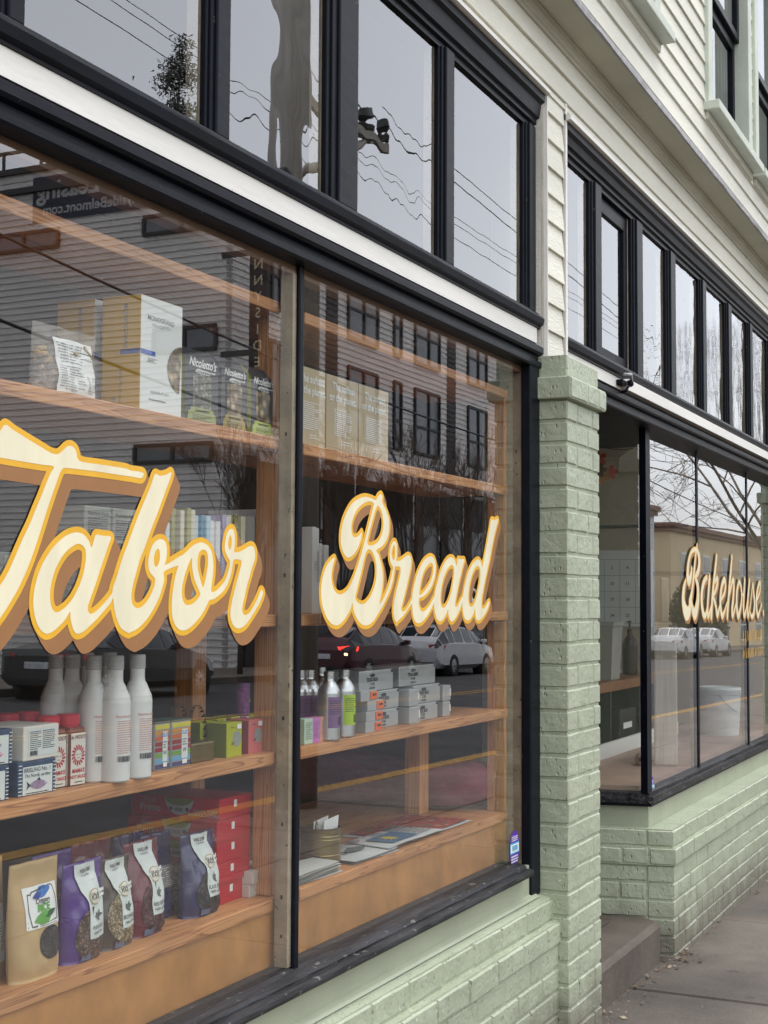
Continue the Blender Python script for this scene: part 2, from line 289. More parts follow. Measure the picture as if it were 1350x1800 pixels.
# ============================================================ the ground
def sheet(name, x0, x1, y0, y1, dz, m, nx=60, ny=6):
    mb = MB(); v = [(x0+(x1-x0)*i/nx, y0+(y1-y0)*j/ny, gz(x0+(x1-x0)*i/nx)+dz) for j in range(ny+1) for i in range(nx+1)]
    mb.add(v, [(j*(nx+1)+i, j*(nx+1)+i+1, (j+1)*(nx+1)+i+1, (j+1)*(nx+1)+i) for j in range(ny) for i in range(nx)], m)
    return mb
def conc_mat(name, c, joints=True):
    m = mat(name, c, 0.75, 0.0); n, N, L = nodes_of(m); b = N['Principled BSDF']
    for l in list(b.inputs['Base Color'].links): L.remove(l)
    tc = N.new('ShaderNodeTexCoord')
    a = N.new('ShaderNodeTexNoise'); a.inputs['Scale'].default_value = 2.3; a.inputs['Detail'].default_value = 8; a.inputs['Roughness'].default_value = 0.65; L.new(tc.outputs['Object'], a.inputs['Vector'])
    f = N.new('ShaderNodeTexNoise'); f.inputs['Scale'].default_value = 130; f.inputs['Detail'].default_value = 3; L.new(tc.outputs['Object'], f.inputs['Vector'])
    s = N.new('ShaderNodeMath'); s.operation = 'MULTIPLY_ADD'; s.inputs[1].default_value = 0.45; L.new(f.outputs['Fac'], s.inputs[0]); L.new(a.outputs['Fac'], s.inputs[2])
    r = N.new('ShaderNodeValToRGB'); r.color_ramp.elements[0].position = 0.5; r.color_ramp.elements[1].position = 0.98
    r.color_ramp.elements[0].color = (c[0]*0.55, c[1]*0.54, c[2]*0.54, 1); r.color_ramp.elements[1].color = (c[0]*1.5, c[1]*1.46, c[2]*1.42, 1); L.new(s.outputs[0], r.inputs[0])
    vo = N.new('ShaderNodeTexVoronoi'); vo.inputs['Scale'].default_value = 5.5; L.new(tc.outputs['Object'], vo.inputs['Vector'])
    sc = N.new('ShaderNodeSeparateColor'); L.new(vo.outputs['Color'], sc.inputs[0]); th = N.new('ShaderNodeMath'); th.operation = 'MULTIPLY'; th.inputs[1].default_value = 0.16; L.new(sc.outputs[0], th.inputs[0])
    lt = N.new('ShaderNodeMath'); lt.operation = 'LESS_THAN'; L.new(vo.outputs['Distance'], lt.inputs[0]); L.new(th.outputs[0], lt.inputs[1])
    big = N.new('ShaderNodeTexNoise'); big.inputs['Scale'].default_value = 0.9; big.inputs['Detail'].default_value = 5; L.new(tc.outputs['Object'], big.inputs['Vector']); bm_ = N.new('ShaderNodeMapRange'); bm_.inputs[1].default_value = 0.35; bm_.inputs[2].default_value = 0.65; bm_.inputs[3].default_value = 0.68; bm_.inputs[4].default_value = 1.22; L.new(big.outputs['Fac'], bm_.inputs[0])
    m1 = N.new('ShaderNodeMix'); m1.data_type = 'RGBA'; m1.blend_type = 'MULTIPLY'; m1.inputs[0].default_value = 1; L.new(r.outputs[0], m1.inputs[6]); L.new(bm_.outputs[0], m1.inputs[7])
    m2 = N.new('ShaderNodeMix'); m2.data_type = 'RGBA'; mlt = N.new('ShaderNodeMath'); mlt.operation = 'MULTIPLY'; mlt.inputs[1].default_value = 0.55; L.new(lt.outputs[0], mlt.inputs[0]); L.new(mlt.outputs[0], m2.inputs[0]); L.new(m1.outputs[2], m2.inputs[6]); m2.inputs[7].default_value = (c[0]*.28, c[1]*.28, c[2]*.28, 1)
    L.new(m2.outputs[2], b.inputs['Base Color'])
    bp = N.new('ShaderNodeBump'); bp.inputs['Strength'].default_value = 0.6; bp.inputs['Distance'].default_value = 0.004; L.new(s.outputs[0], bp.inputs['Height']); L.new(bp.outputs[0], b.inputs['Normal'])
    return m
CONC = conc_mat('pavement_concrete', (0.108, 0.093, 0.078))
STEPC = conc_mat('step_concrete', (0.130, 0.108, 0.088))
ASPH = conc_mat('asphalt', (0.030, 0.030, 0.032))
EARTH = mat('earth', (0.07, 0.065, 0.05), 0.9, 0.3, 1)
YEL = mat('yellow_road_paint', (0.30, 0.165, 0.03), 0.7, 0.3, 20)
gr = sheet('ground', -300, 500, -400, 400, -0.40, EARTH, 20, 20); tag(gr.build('ground'), kind='structure')
road = tag(sheet('road', -40, 300, -14.4, -2.32, -0.15, ASPH, 60, 4).build('road'), kind='structure')
ln = MB()
for y in (-8.25, -8.55):
    ln2 = sheet('l', -40, 200, y, y+0.11, -0.146, YEL, 40, 1); ln.add(ln2.v, ln2.f, YEL)
ln.build('centre_line', road)
# pavement slabs with open joints
def slabs(name, y0, y1, x0, x1, size, m, rows, seed):
    mb = MB(); rg = random.Random(seed); ny = rows; dy = (y1-y0)/ny; x = x0
    while x < x1:
        for j in range(ny):
            g = 0.008; a, b, c, d = x+g, x+size-g, y0+j*dy+g, y0+(j+1)*dy-g; h = rg.uniform(-0.004, 0.004)
            v = [(a,c,gz(a)+h),(b,c,gz(b)+h),(b,d,gz(b)+h),(a,d,gz(a)+h)]; q = [(p[0]+(g if k in (0,3) else -g)*-0.9, p[1]+(g if k < 2 else -g)*-0.9, p[2]-0.014) for k, p in enumerate(v)]
            mb.add(v+q, [(0,1,2,3),(0,4,5,1),(1,5,6,2),(2,6,7,3),(3,7,4,0)], m)
        x += size
    s2 = sheet('u', x0-1, x1, y0, y1, -0.013, m, 30, 1); mb.add(s2.v, s2.f, m)
    return tag(mb.build(name), kind='structure')
slabs('sidewalk', -2.15, 1.60, -7.23, 70, 1.36, CONC, 3, 1)
slabs('far_sidewalk', -18.2, -14.55, -10, 120, 1.5, CONC, 2, 2)
kb = MB(); v = []
for y0, y1, nm in ((-2.32, -2.15, YEL), (-14.55, -14.4, CONC)):
    s3 = sheet('k', -10, 120, y0, y1, 0.0, nm, 40, 1); kb.add(s3.v, s3.f, nm)
    for yy in (y0, y1):
        kb.add([(-10, yy, gz(-10)), (120, yy, gz(120)), (120, yy, gz(120)-0.3), (-10, yy, gz(-10)-0.3)], [(0, 1, 2, 3)], nm)
tag(kb.build('kerb'), kind='structure')
# ============================================================ the shop building
shop = thing('shop_building', 'two-storey shop building with cream lap siding, black window frames and sage green brick', 'building')
def brickwork(mb, fn, u0, u1, z0, n, c=0.0677, L=0.203, off=0.0, d=0.005, seed=1, cuts=None, half=True):
    rg = random.Random(seed)
    for k in range(n):
        z = z0+k*c; edges = [u0]
        if cuts is not None:
            edges = [u0]+[u0+t for t in cuts[k % len(cuts)]]+[u1]
        else:
            x = u0 - ((off + (L/2 if (k % 2 and half) else 0)) % L)
            edges = [u0]
            while x < u1-0.02:
                x += L
                if x > u0+0.03 and x < u1-0.03: edges.append(x)
            edges.append(u1)
        for a, b in zip(edges[:-1], edges[1:]):
            g = 0.0035; e = rg.uniform(0.003, 0.0055); dd = d*rg.uniform(0.7, 1.35); j = lambda s=0.0013: rg.uniform(-s, s)
            A, B, Z0, Z1 = a+g, b-g, z+g+j(), z+c-g+j()
            if abs(a-u0) < 1e-6: A = a
            if abs(b-u1) < 1e-6: B = b
            nseg = max(1, int((B-A)/0.05)); top = []; bot = []; ft = []; fb = []
            for i in range(nseg+1):
                u = A+(B-A)*i/nseg; ui = min(max(u, A+(0 if A == a else e)), B-(0 if B == b else e)); w1, w2 = j(0.0012), j(0.0012)
                bot.append(fn(u, -0.001, Z0+w1)); top.append(fn(u, -0.001, Z1+w2)); fb.append(fn(ui, dd+j(0.0006), Z0+e+w1)); ft.append(fn(ui, dd+j(0.0006), Z1-e+w2))
            m = nseg+1; vs = bot+fb+ft+top; fs = []
            for r in range(3):
                for i in range(nseg): fs.append((r*m+i, r*m+i+1, (r+1)*m+i+1, (r+1)*m+i))
            fs += [(0, m, 2*m, 3*m), (nseg, 4*m-1, 3*m-1, 2*m-1)]
            mb.add(vs, fs, BRICK)
fr = lambda y: (lambda u, d, z: (u, y-d, z))
lf = lambda x: (lambda u, d, z: (x-d, u, z))
# --- brick pier
PX0, PX1, PY = 4.128, 4.455, 1.347
pb = MB()
def pier(pb, X0, X1, ztop, seed):
    pb.box(X0, X1, PY, 1.62, 0.0, ztop, BRICK)
    n = 31; z0 = ztop-2*0.0677-n*0.0677+0.0
    pat = [[0.098, 0.262], [0.21] , [0.10, 0.258], []]
    brickwork(pb, fr(PY), X0-0.0005, X1, z0, n, cuts=pat, seed=seed)
    brickwork(pb, lf(X0), PY-0.004, 1.43, z0, n, cuts=[[]], seed=seed+1)
    # corbelled head: projecting course, then a flush one on top
    zc = ztop-2*0.0677
    pb.bbox(X0-0.022, X1+0.022, PY-0.022, 1.44, zc, zc+0.0677, BRICK, 0.004); brickwork(pb, fr(PY-0.022), X0-0.020, X1+0.020, zc, 1, cuts=[[0.17, 0.29]], seed=3, d=0.003)
    pb.bbox(X0+0.004, X1-0.004, PY-0.004, 1.44, zc+0.0675, ztop, BRICK, 0.004)
pier(pb, PX0, PX1, 2.206, 5)
pb.build('brick_pier', shop)
pb = MB(); pier(pb, 8.90, 9.24, 2.20, 25); pb.build('brick_pier', shop)
pb = MB(); pier(pb, 0.45, 0.78, 2.206, 45); pb.build('brick_pier', shop)
# --- low brick wall under the big window
bw = MB(); XA = 0.78
bw.box(XA, PX0, 1.378, 1.60, 0.0, 0.432, BRICK); bw.box(XA, PX0, 1.372, 1.60, 0.432, 0.500, BRICK)
bw.extr([(1.396, 0.500), (1.396, 0.565), (1.437, 0.574), (1.60, 0.574), (1.60, 0.500)], XA, PX0, BRICK)
brickwork(bw, fr(1.378), XA, PX0, 0.432-6*0.0677, 6, seed=11, off=0.05)
brickwork(bw, fr(1.372), XA, PX0, 0.4325, 1, c=0.0672, seed=12, off=0.02, d=0.006)
brickwork(bw, fr(1.396), XA, PX0, 0.5005, 1, c=0.0650, seed=13, off=0.13, d=0.004)
bw.build('brick_base_wall', shop)
fb = MB(); fb.box(XA, 4.10, 1.437, 1.47, 0.574, 0.672, SAGE); fb.extr([(1.437, 0.5745), (1.418, 0.5745), (1.424, 0.58), (1.437, 0.586)], XA, 4.08, SAGE); fb.build('fascia_board', shop)
# --- window helpers
def pane(parent, x0, x1, y, z0, z1, m, tilt=0, name='pane', side=None):
    mb = MB(); xm = (x0+x1)/2
    mb.quad((x0, y, z0), (x1, y, z0), (x1, y, z1), (x0, y, z1), m); o = mb.build(name, parent)
    if tilt:
        for vv in o.data.vertices: vv.co.y += (vv.co.x-xm)*math.tan(tilt)
    return o
# --- big display window (left shop)
dw = MB()
HDR = [(1.47, 2.168), (1.428, 2.168), (1.424, 2.173), (1.424, 2.186), (1.436, 2.190), (1.436, 2.205), (1.424, 2.208), (1.418, 2.214), (1.418, 2.232), (1.444, 2.243), (1.47, 2.243)]
dw.extr(HDR, 0.78, 4.127, BLACK)
dw.bbox(4.042, 4.126, 1.430, 1.462, 0.575, 2.172, BLACK, 0.005); dw.box(4.046, 4.126, 1.462, 1.53, 0.575, 2.17, TAN)
dw.bbox(0.78, 0.90, 1.430, 1.53, 0.575, 2.172, BLACK, 0.005)
dw.box(0.90, 4.046, 1.464, 1.497, 2.146, 2.1675, mat('brown_inner_head', (0.17, 0.085, 0.04), 0.6))
win = dw.build('display_window', shop); tag(win, 'wide black framed window lettered Tabor Bread')
sb = MB()
sb.extr([(1.50, 0.672), (1.50, 0.690), (1.448, 0.686), (1.430, 0.682), (1.424, 0.676), (1.424, 0.672), (1.410, 0.672), (1.402, 0.668), (1.400, 0.662), (1.403, 0.654), (1.412, 0.650), (1.44, 0.650)], 0.80, 3.985, BLACKW)
for q in range(3): sb.tube([(0.8, 1.4265-0.0005*q, 0.6735), (3.98, 1.4265, 0.6735)], 0.0022, BLACKW, 6)
sb.build('sill', win)
mu = MB(); mu.bbox(2.636, 2.657, 1.453, 1.463, 0.68, 2.17, BLACK, 0.004); mu.box(2.622, 2.666, 1.463, 1.492, 0.69, 2.15, TAN); mu.box(2.630, 2.658, 1.492, 1.499, 0.69, 2.15, TAN)
for z in (0.75, 0.83, 0.98, 1.2, 1.5, 1.8): mu.box(2.6213, 2.622, 1.474, 1.479, z, z+0.008, BLACKW)
mu.build('mullion', win)
GY = 1.46
pane(win, 0.90, 2.630, GY, 0.685, 2.168, GLASS); pane(win, 2.658, 4.042, GY, 0.685, 2.168, GLASS)
# --- transoms
def transoms(name, X0, X1, zs, zg0, zg1, zh, mulls, panes, lab, wide_end=None):
    tb = MB()
    tb.extr([(1.53, zs), (1.53, zg0+0.004), (1.452, zg0+0.003), (1.436, zg0-0.004), (1.432, zg0-0.014), (1.420, zg0-0.018), (1.414, zg0-0.026), (1.418, zs+0.012), (1.428, zs+0.006), (1.428, zs)], X0, X1, BLACK)
    tb.extr([(1.53, zg1), (1.450, zg1), (1.450, zg1+0.016), (1.440, zg1+0.02), (1.440, zg1+0.034), (1.430, zg1+0.038), (1.424, zh-0.03), (1.412, zh-0.022), (1.410, zh), (1.53, zh)], X0, X1, BLACK)
    f = tb.build(name, shop); tag(f, lab)
    for i, (a, b) in enumerate(mulls):
        m = MB(); wd = b-a
        m.bbox(a+0.25*wd, b-0.14*wd, 1.437, 1.456, zg0-0.005, zg1+0.006, BLACK, 0.004); m.bbox(a+0.10*wd, b-0.05*wd, 1.444, 1.460, zg0-0.003, zg1+0.004, BLACK, 0.003); m.bbox(a, b, 1.450, 1.464, zg0, zg1+0.001, BLACK, 0.003); m.box(a-0.004, b+0.004, 1.464, 1.492, zg0, zg1, TAN)
        m.build('mullion', f)
    for a, b, gm, ti in panes: pane(f, a, b, GY+(0.016 if abs(a-4.835) < .001 else 0), zg0, zg1+0.002, gm, ti)
    return f
transoms('transom_window', 0.78, 4.127, 2.291, 2.346, 2.918, 3.026,
         [(0.78, 0.90), (1.12, 1.18), (1.659, 1.722), (2.250, 2.331), (2.745, 2.900), (3.377, 3.470), (4.035, 4.127)],
         [(0.90, 1.12, OLDF, 0), (1.18, 1.66, OLDF, 0), (1.722, 2.25, OLDF, 0), (2.331, 2.745, OLDG, R(0.35)), (2.90, 3.377, OLDG, 0), (3.47, 4.035, OLDF, 0)], 'row of tall clear panes above the bread lettering')
FARM = [(4.352, 4.378), (4.712, 4.835), (5.25, 5.391), (5.78, 5.918), (6.379, 6.496), (6.937, 7.06), (7.482, 7.591), (8.05, 8.16), (8.62, 8.73)]
ft = transoms('transom_window', 4.352, 10.5, 2.270, 2.325, 2.920, 3.012, FARM,
         [(FARM[i][1], FARM[i+1][0], (OLDF if i < 2 else RAIN if i > 2 else OLDG), 0) for i in range(8)], 'row of narrow rippled panes above the bakehouse window')
sm = MB()   # inset opening sash in the second light
for a, b, c, d in ((4.835, 4.88, 2.326, 2.919), (5.205, 5.25, 2.326, 2.919), (4.88, 5.205, 2.326, 2.37), (4.88, 5.205, 2.86, 2.919)): sm.bbox(a, b, 1.466, 1.50, c, d, BLACK, 0.004)
sm.build('sash', ft)
# --- white band boards and drip flashings
wb = MB(); wb.box(0.78, 4.105, 1.432, 1.47, 2.2435, 2.2905, WHITE)
wb.build('white_band', shop)
wb = MB(); wb.box(4.352, 10.5, 1.434, 1.47, 2.228, 2.2695, WHITE); wb.build('white_band', shop)
ab = MB(); pr = [(5.03+0.02-0.02*math.cos(t), 2.249+0.02*math.sin(t)) for t in np.linspace(-math.pi/2, math.pi/2, 9)]
n_ = len(pr); pts = [(x, z) for x, z in pr]+[(10.5, 2.269), (10.5, 2.229)]
v = [(x, 1.41, z) for x, z in pts]+[(x, 1.4338, z) for x, z in pts]; k = len(pts)
ab.add(v, [tuple(range(k))]+[(i, (i+1) % k, k+(i+1) % k, k+i) for i in range(k)], WHITE); ab.build('white_band', shop)
br = MB(); br.bbox(4.975, 5.03, 1.408, 1.434, 2.238, 2.258, BLACK, 0.004); br.tube([(4.96, 1.40, 2.272), (5.0, 1.385, 2.276), (5.06, 1.40, 2.262)], 0.006, GUT, 6); br.tube([(4.99, 1.39, 2.235), (4.985, 1.40, 2.215), (5.0, 1.43, 2.21)], 0.005, BLACK, 6); br.cyl((5.035, 1.40, 2.25), (5.05, 1.40, 2.25), 0.012, BLACK); br.build('bracket', shop)
dr = MB()
dr.extr([(1.405, 3.027), (1.396, 3.030), (1.396, 3.042), (1.43, 3.046), (1.43, 3.027)], 0.76, 4.137, WHITE); dr.extr([(1.405, 3.013), (1.396, 3.016), (1.396, 3.030), (1.43, 3.036), (1.43, 3.013)], 4.336, 10.5, WHITE)
dr.box(4.1275, 4.146, 1.424, 1.46, 2.207, 3.040, TAPE); dr.box(4.146, 4.152, 1.411, 1.46, 2.207, 3.042, WHITE)
dr.box(4.322, 4.336, 1.418, 1.46, 2.2075, 3.052, TAPE); dr.box(4.336, 4.352, 1.413, 1.47, 2.2075, 3.068, WHITE)
dr.build('flashing', shop)
# --- lap siding
def siding(mb, fn, u0, u1, z0, z1, lap, m, t=0.011, nseg=1):
    z = z0
    while z < z1-1e-4:
        ze = min(z+lap, z1)
        mb.add([fn(u0, t, z), fn(u1, t, z), fn(u1, 0.001, ze+0.004), fn(u0, 0.001, ze+0.004)], [(0, 1, 2, 3)], m)
        mb.add([fn(u0, -0.004, z), fn(u1, -0.004, z), fn(u1, t, z), fn(u0, t, z)], [(0, 1, 2, 3)], m)
        z = ze
sd = MB(); siding(sd, fr(1.424), 4.152, 4.322, 2.21, 3.075, 0.0865, SID); sd.box(4.127, 4.352, 1.4255, 1.5, 2.2, 3.05, SID)
sd.build('siding', shop)
sd = MB(); siding(sd, fr(1.424), -1.0, 10.5, 3.046, 3.075, 0.029, SID); siding(sd, fr(1.424), -1.0, 10.5, 3.075, 3.162, 0.087, SID)
siding(sd, fr(1.424), -1.0, 10.5, 3.162, 3.24, 0.078, SID, 0.012)
sd.box(-1.0, 10.5, 1.426, 1.5, 3.03, 3.3, SID); sd.build('siding', shop)
cn = MB()
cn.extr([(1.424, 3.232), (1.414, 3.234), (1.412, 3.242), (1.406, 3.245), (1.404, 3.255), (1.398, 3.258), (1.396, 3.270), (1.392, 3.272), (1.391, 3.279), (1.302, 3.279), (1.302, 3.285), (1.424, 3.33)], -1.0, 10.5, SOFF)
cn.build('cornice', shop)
gt = MB(); rg = random.Random(4); xs = np.linspace(-1, 10.5, 70)
top = [(x, 1.288+rg.uniform(-.002, .002), 3.294) for x in xs]; bot = [(x, 1.290, 3.277+rg.uniform(-0.0035, 0.003)) for x in xs]; bk = [(x, 1.302, 3.2795) for x in xs]; tp = [(x, 1.42, 3.335) for x in xs]
K = len(xs); gt.add(bk+bot+top+tp, [(r*K+i, r*K+i+1, (r+1)*K+i+1, (r+1)*K+i) for r in range(3) for i in range(K-1)], GUT); gt.build('flashing', shop)
# upper storey, with holes left for the windows
UW = [(4.45, 5.52, 5.15), (6.40, 7.43, 5.25), (7.53, 8.55, 5.25)]
us = MB(); zb = 3.30
xs0 = -1.0
for a, b, zt in UW:
    siding(us, fr(1.424), xs0, a, zb, 7.2, 0.0898, SID); siding(us, fr(1.424), a, b, zb, 3.72, 0.0898, SID); siding(us, fr(1.424), a, b, zt, 7.2, 0.0898, SID); xs0 = b
    us.box(a, b, 1.426, 1.5, zb, 3.70, SID)
siding(us, fr(1.424), xs0, 10.5, zb, 7.2, 0.0898, SID)
us.build('upper_siding', shop)
for a, b, zt in UW:
    u = MB(); t = 0.085
    u.bbox(a, a+t, 1.398, 1.500, 3.742, zt, PALE, 0.004); u.bbox(b-t, b, 1.398, 1.500, 3.742, zt, PALE, 0.004); u.bbox(a+t, b-t, 1.398, 1.500, zt-t, zt, PALE, 0.004)
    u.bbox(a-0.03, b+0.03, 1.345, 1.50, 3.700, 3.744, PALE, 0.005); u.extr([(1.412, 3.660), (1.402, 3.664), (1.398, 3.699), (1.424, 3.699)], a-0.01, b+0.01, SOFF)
    f = u.build('upper_window', shop)
    s = MB(); x0, x1 = a+t, b-t; zm = 4.37
    for c, d, e, g, yy in ((x0, x0+.045, 3.744, zm, 1.470), (x1-.045, x1, 3.744, zm, 1.470), (x0+.045, x1-.045, 3.744, 3.79, 1.470), (x0+.045, x1-.045, zm-.05, zm, 1.470), (x0, x0+.045, zm, zt-t, 1.445), (x1-.045, x1, zm, zt-t, 1.445), (x0+.045, x1-.045, zm, zm+.04, 1.445)):
        s.bbox(c, d, yy, yy+.03, e, g, BLACK, 0.004)
    s.build('sash', f); pane(f, x0+.045, x1-.045, 1.486, 3.79, zm-.05, UPG); pane(f, x0+.045, x1-.045, 1.460, zm+.04, zt-t, UPG)
    cu = MB(); cur = mat('grey_curtain', (0.16, 0.17, 0.165), 0.9, 0.1)
    vs = []
    for i in range(60): xx = x0+(x1-x0)*i/59; vs += [(xx, 1.66+0.02*math.sin(i*1.1), 3.75), (xx, 1.66+0.02*math.sin(i*1.1), zt)]
    cu.add(vs, [(2*i, 2*i+2, 2*i+3, 2*i+1) for i in range(59)], cur, True); cu.build('curtain', f)
# --- shell behind the facade
sh = MB()
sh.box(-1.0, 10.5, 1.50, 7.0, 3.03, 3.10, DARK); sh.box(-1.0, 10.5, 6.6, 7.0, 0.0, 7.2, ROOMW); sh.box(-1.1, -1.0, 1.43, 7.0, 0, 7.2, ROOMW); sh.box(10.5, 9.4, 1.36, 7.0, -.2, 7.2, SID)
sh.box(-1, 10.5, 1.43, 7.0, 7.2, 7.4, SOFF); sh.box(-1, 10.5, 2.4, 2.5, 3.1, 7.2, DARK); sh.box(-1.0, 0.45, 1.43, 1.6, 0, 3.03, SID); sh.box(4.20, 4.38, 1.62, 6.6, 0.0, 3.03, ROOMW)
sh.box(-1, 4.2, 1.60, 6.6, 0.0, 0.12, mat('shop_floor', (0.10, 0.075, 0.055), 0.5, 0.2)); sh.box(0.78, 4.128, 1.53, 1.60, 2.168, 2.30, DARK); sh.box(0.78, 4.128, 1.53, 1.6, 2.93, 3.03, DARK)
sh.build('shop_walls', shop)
# ============================================================ bakehouse corner and recessed entry
SP = R(12); dx, dy = -math.sin(SP), math.cos(SP); nx_, ny_ = -math.cos(SP), -math.sin(SP)      # d runs inwards, n faces the entry
C0 = (5.530, 1.377); LR = 1.15
rt = lambda u, d, z: (C0[0]+dx*u+nx_*d, C0[1]+dy*u+ny_*d, z)
bb = MB()
def plan(off_f, off_r, thick):
    """L-shaped plan: front face moved in by off_f, return face moved in by off_r"""
    yf = C0[1]+off_f; t = (yf - (C0[1]-ny_*off_r))/dy; cx = C0[0]-nx_*off_r+dx*t
    yb = yf+thick; r2 = off_r+thick; t2 = (yb-(C0[1]-ny_*r2))/dy; ix = C0[0]-nx_*r2+dx*t2
    return [(cx, yf), (8.90, yf), (8.90, yb), (ix, yb), rt(LR, -r2, 0)[:2], rt(LR, -off_r, 0)[:2]]
bb.prism(plan(0, 0, 0.22), -0.05, 0.432, BRICK); bb.prism(plan(-0.010, -0.010, 0.22), 0.432, 0.500, BRICK); bb.prism(plan(0.002, 0.0, 0.20), 0.500, 0.569, BRICK)
brickwork(bb, fr(C0[1]), C0[0], 8.90, 0.432-7*0.0677, 7, seed=21, off=0.03); brickwork(bb, fr(C0[1]-0.010), C0[0]-0.012, 8.90, 0.4325, 1, c=.0672, seed=22, off=.1, d=.005); brickwork(bb, fr(C0[1]+0.002), C0[0], 8.90, 0.5005, 1, c=.068, seed=23, d=.004)
ct = [[0.100, 0.310, 0.515, 0.72, 0.92], [0.100, 0.205, 0.41, 0.61, 0.82]]
brickwork(bb, rt, 0.0, LR, 0.432-7*0.0677, 7, seed=31, cuts=ct); brickwork(bb, lambda u, d, z: rt(u-0.010, d+0.010, z), 0.0, LR, 0.4325, 1, c=.0672, seed=32, cuts=[ct[1]], d=.005); brickwork(bb, rt, 0.0, LR, 0.5005, 1, c=.068, seed=33, cuts=[ct[0]], d=.004)
bb.build('brick_base_wall', shop)
f2 = MB(); f2.prism(plan(0.100, 0.040, 0.05), 0.569, 0.668, SAGE); f2.build('fascia_board', shop)
b2 = MB()
b2.prism(plan(0.075, 0.012, 0.10), 0.664, 0.690, BLACKW); b2.prism(plan(0.092, 0.030, 0.10), 0.690, 0.704, BLACKW); b2.prism(plan(0.083, 0.02, 0.06), 0.652, 0.664, BLACK)
b2.extr([(y+0.0, z-0.022) for y, z in HDR], 4.456, 10.5, BLACK)
b2.box(4.456, 10.5, 1.47, 1.60, 2.1455, 2.28, BLACK)
bwin = b2.build('display_window', shop); tag(bwin, 'clear corner window lettered Bakehouse')
cP = plan(0.100, 0.040, 0.05)[0]
po = MB(); po.prism([(cP[0]-0.02, 1.474), (cP[0]+0.045, 1.474), (cP[0]+0.045, 1.515), rt(0.122, -0.085, 0)[:2], rt(0.122, -0.032, 0)[:2]], 0.70, 2.146, BLACK); po.build('corner_post', bwin)
FG = 1.497
for a, b in ((6.475, 6.535), (7.63, 7.69), (8.79, 8.85)):
    m = MB(); m.bbox(a+.014, b-.014, 1.493, 1.515, 0.70, 2.146, BLACK, 0.003); m.box(a+.012, b-.012, 1.515, 1.53, 0.70, 2.146, TAN); m.build('mullion', bwin)
pane(bwin, cP[0]+0.03, 6.505, FG, 0.70, 2.147, BGLASS); pane(bwin, 6.505, 7.66, FG, 0.70, 2.147, BGLASS); pane(bwin, 7.66, 8.82, FG, 0.70, 2.147, BGLASS)
gp = MB(); gp.quad(rt(LR, -0.062, .70), rt(0.118, -0.062, .70), rt(0.118, -0.062, 2.147), rt(LR, -0.062, 2.147), GLASS); gp.build('pane', bwin)
# entry soffit, door, step, inner walls
en = MB(); en.box(4.456, 6.2, 1.60, 2.75, 2.1456, 2.28, BLACK); en.box(4.20, 4.455, 1.62, 2.75, 0.0, 2.28, BLACK); en.build('entry_soffit', shop)
do = MB(); do.box(4.456, 5.42, 2.62, 2.68, 0.23, 2.145, BLACK); do.build('door', shop)
st = MB(); stp = []
def rr_step():
    x1 = 5.50; y0 = 1.405; r = 0.07; return [(4.456, y0)]+[(x1-r+r*math.sin(t), y0+r-r*math.cos(t)) for t in np.linspace(0, math.pi/2, 7)]+[(x1, 2.7), (4.456, 2.7)]
pts = rr_step(); zt = 0.232
k = len(pts)
ring = lambda s, z: [(4.456+(x-4.456)*(1-s/1.0) if x > 4.5 else x, y+(s if y < 1.55 else 0), z+(0.0)) for x, y in pts]
l0, l1, l2 = ring(0, -0.1), ring(0, zt-0.018), ring(0.008, zt-0.006); l3 = ring(0.02, zt)
st.add(l0+l1+l2+l3, [(r*k+i, r*k+(i+1) % k, (r+1)*k+(i+1) % k, (r+1)*k+i) for r in range(3) for i in range(k)]+[tuple(range(3*k, 4*k))], STEPC)
st.box(4.456, 5.35, 1.577, 1.581, zt, zt+0.0006, mat('crack', (0.03, 0.025, 0.022), 0.9))
st.build('door_step', shop)
bi = MB()
TW = mat('bakehouse_wall', (0.50, 0.42, 0.30), 0.7, 0.12, 3)
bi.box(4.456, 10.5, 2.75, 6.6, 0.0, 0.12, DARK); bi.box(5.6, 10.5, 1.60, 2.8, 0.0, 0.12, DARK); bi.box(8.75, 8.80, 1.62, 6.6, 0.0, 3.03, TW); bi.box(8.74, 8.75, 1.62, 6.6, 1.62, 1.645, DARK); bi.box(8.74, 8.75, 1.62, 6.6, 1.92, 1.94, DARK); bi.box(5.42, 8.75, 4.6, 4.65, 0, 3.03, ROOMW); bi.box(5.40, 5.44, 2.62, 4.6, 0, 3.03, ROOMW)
bi.build('bakehouse_walls', shop)
pf = MB(); PK = mat('pinkish_board', (0.34, 0.22, 0.17), 0.5, 0.15, 4)
P4 = plan(0.150, 0.09, 0.30); pf.prism([(P4[0][0], P4[0][1]), (8.90, P4[0][1]), (8.90, 2.05), (P4[3][0]+.2, 2.05), (P4[4][0], P4[4][1]), (P4[5][0], P4[5][1])], 0.66, 0.722, PK)
pf.box(6.1, 7.9, 1.93, 1.945, 0.722, 0.79, WHITE); pf.build('window_board', bwin)
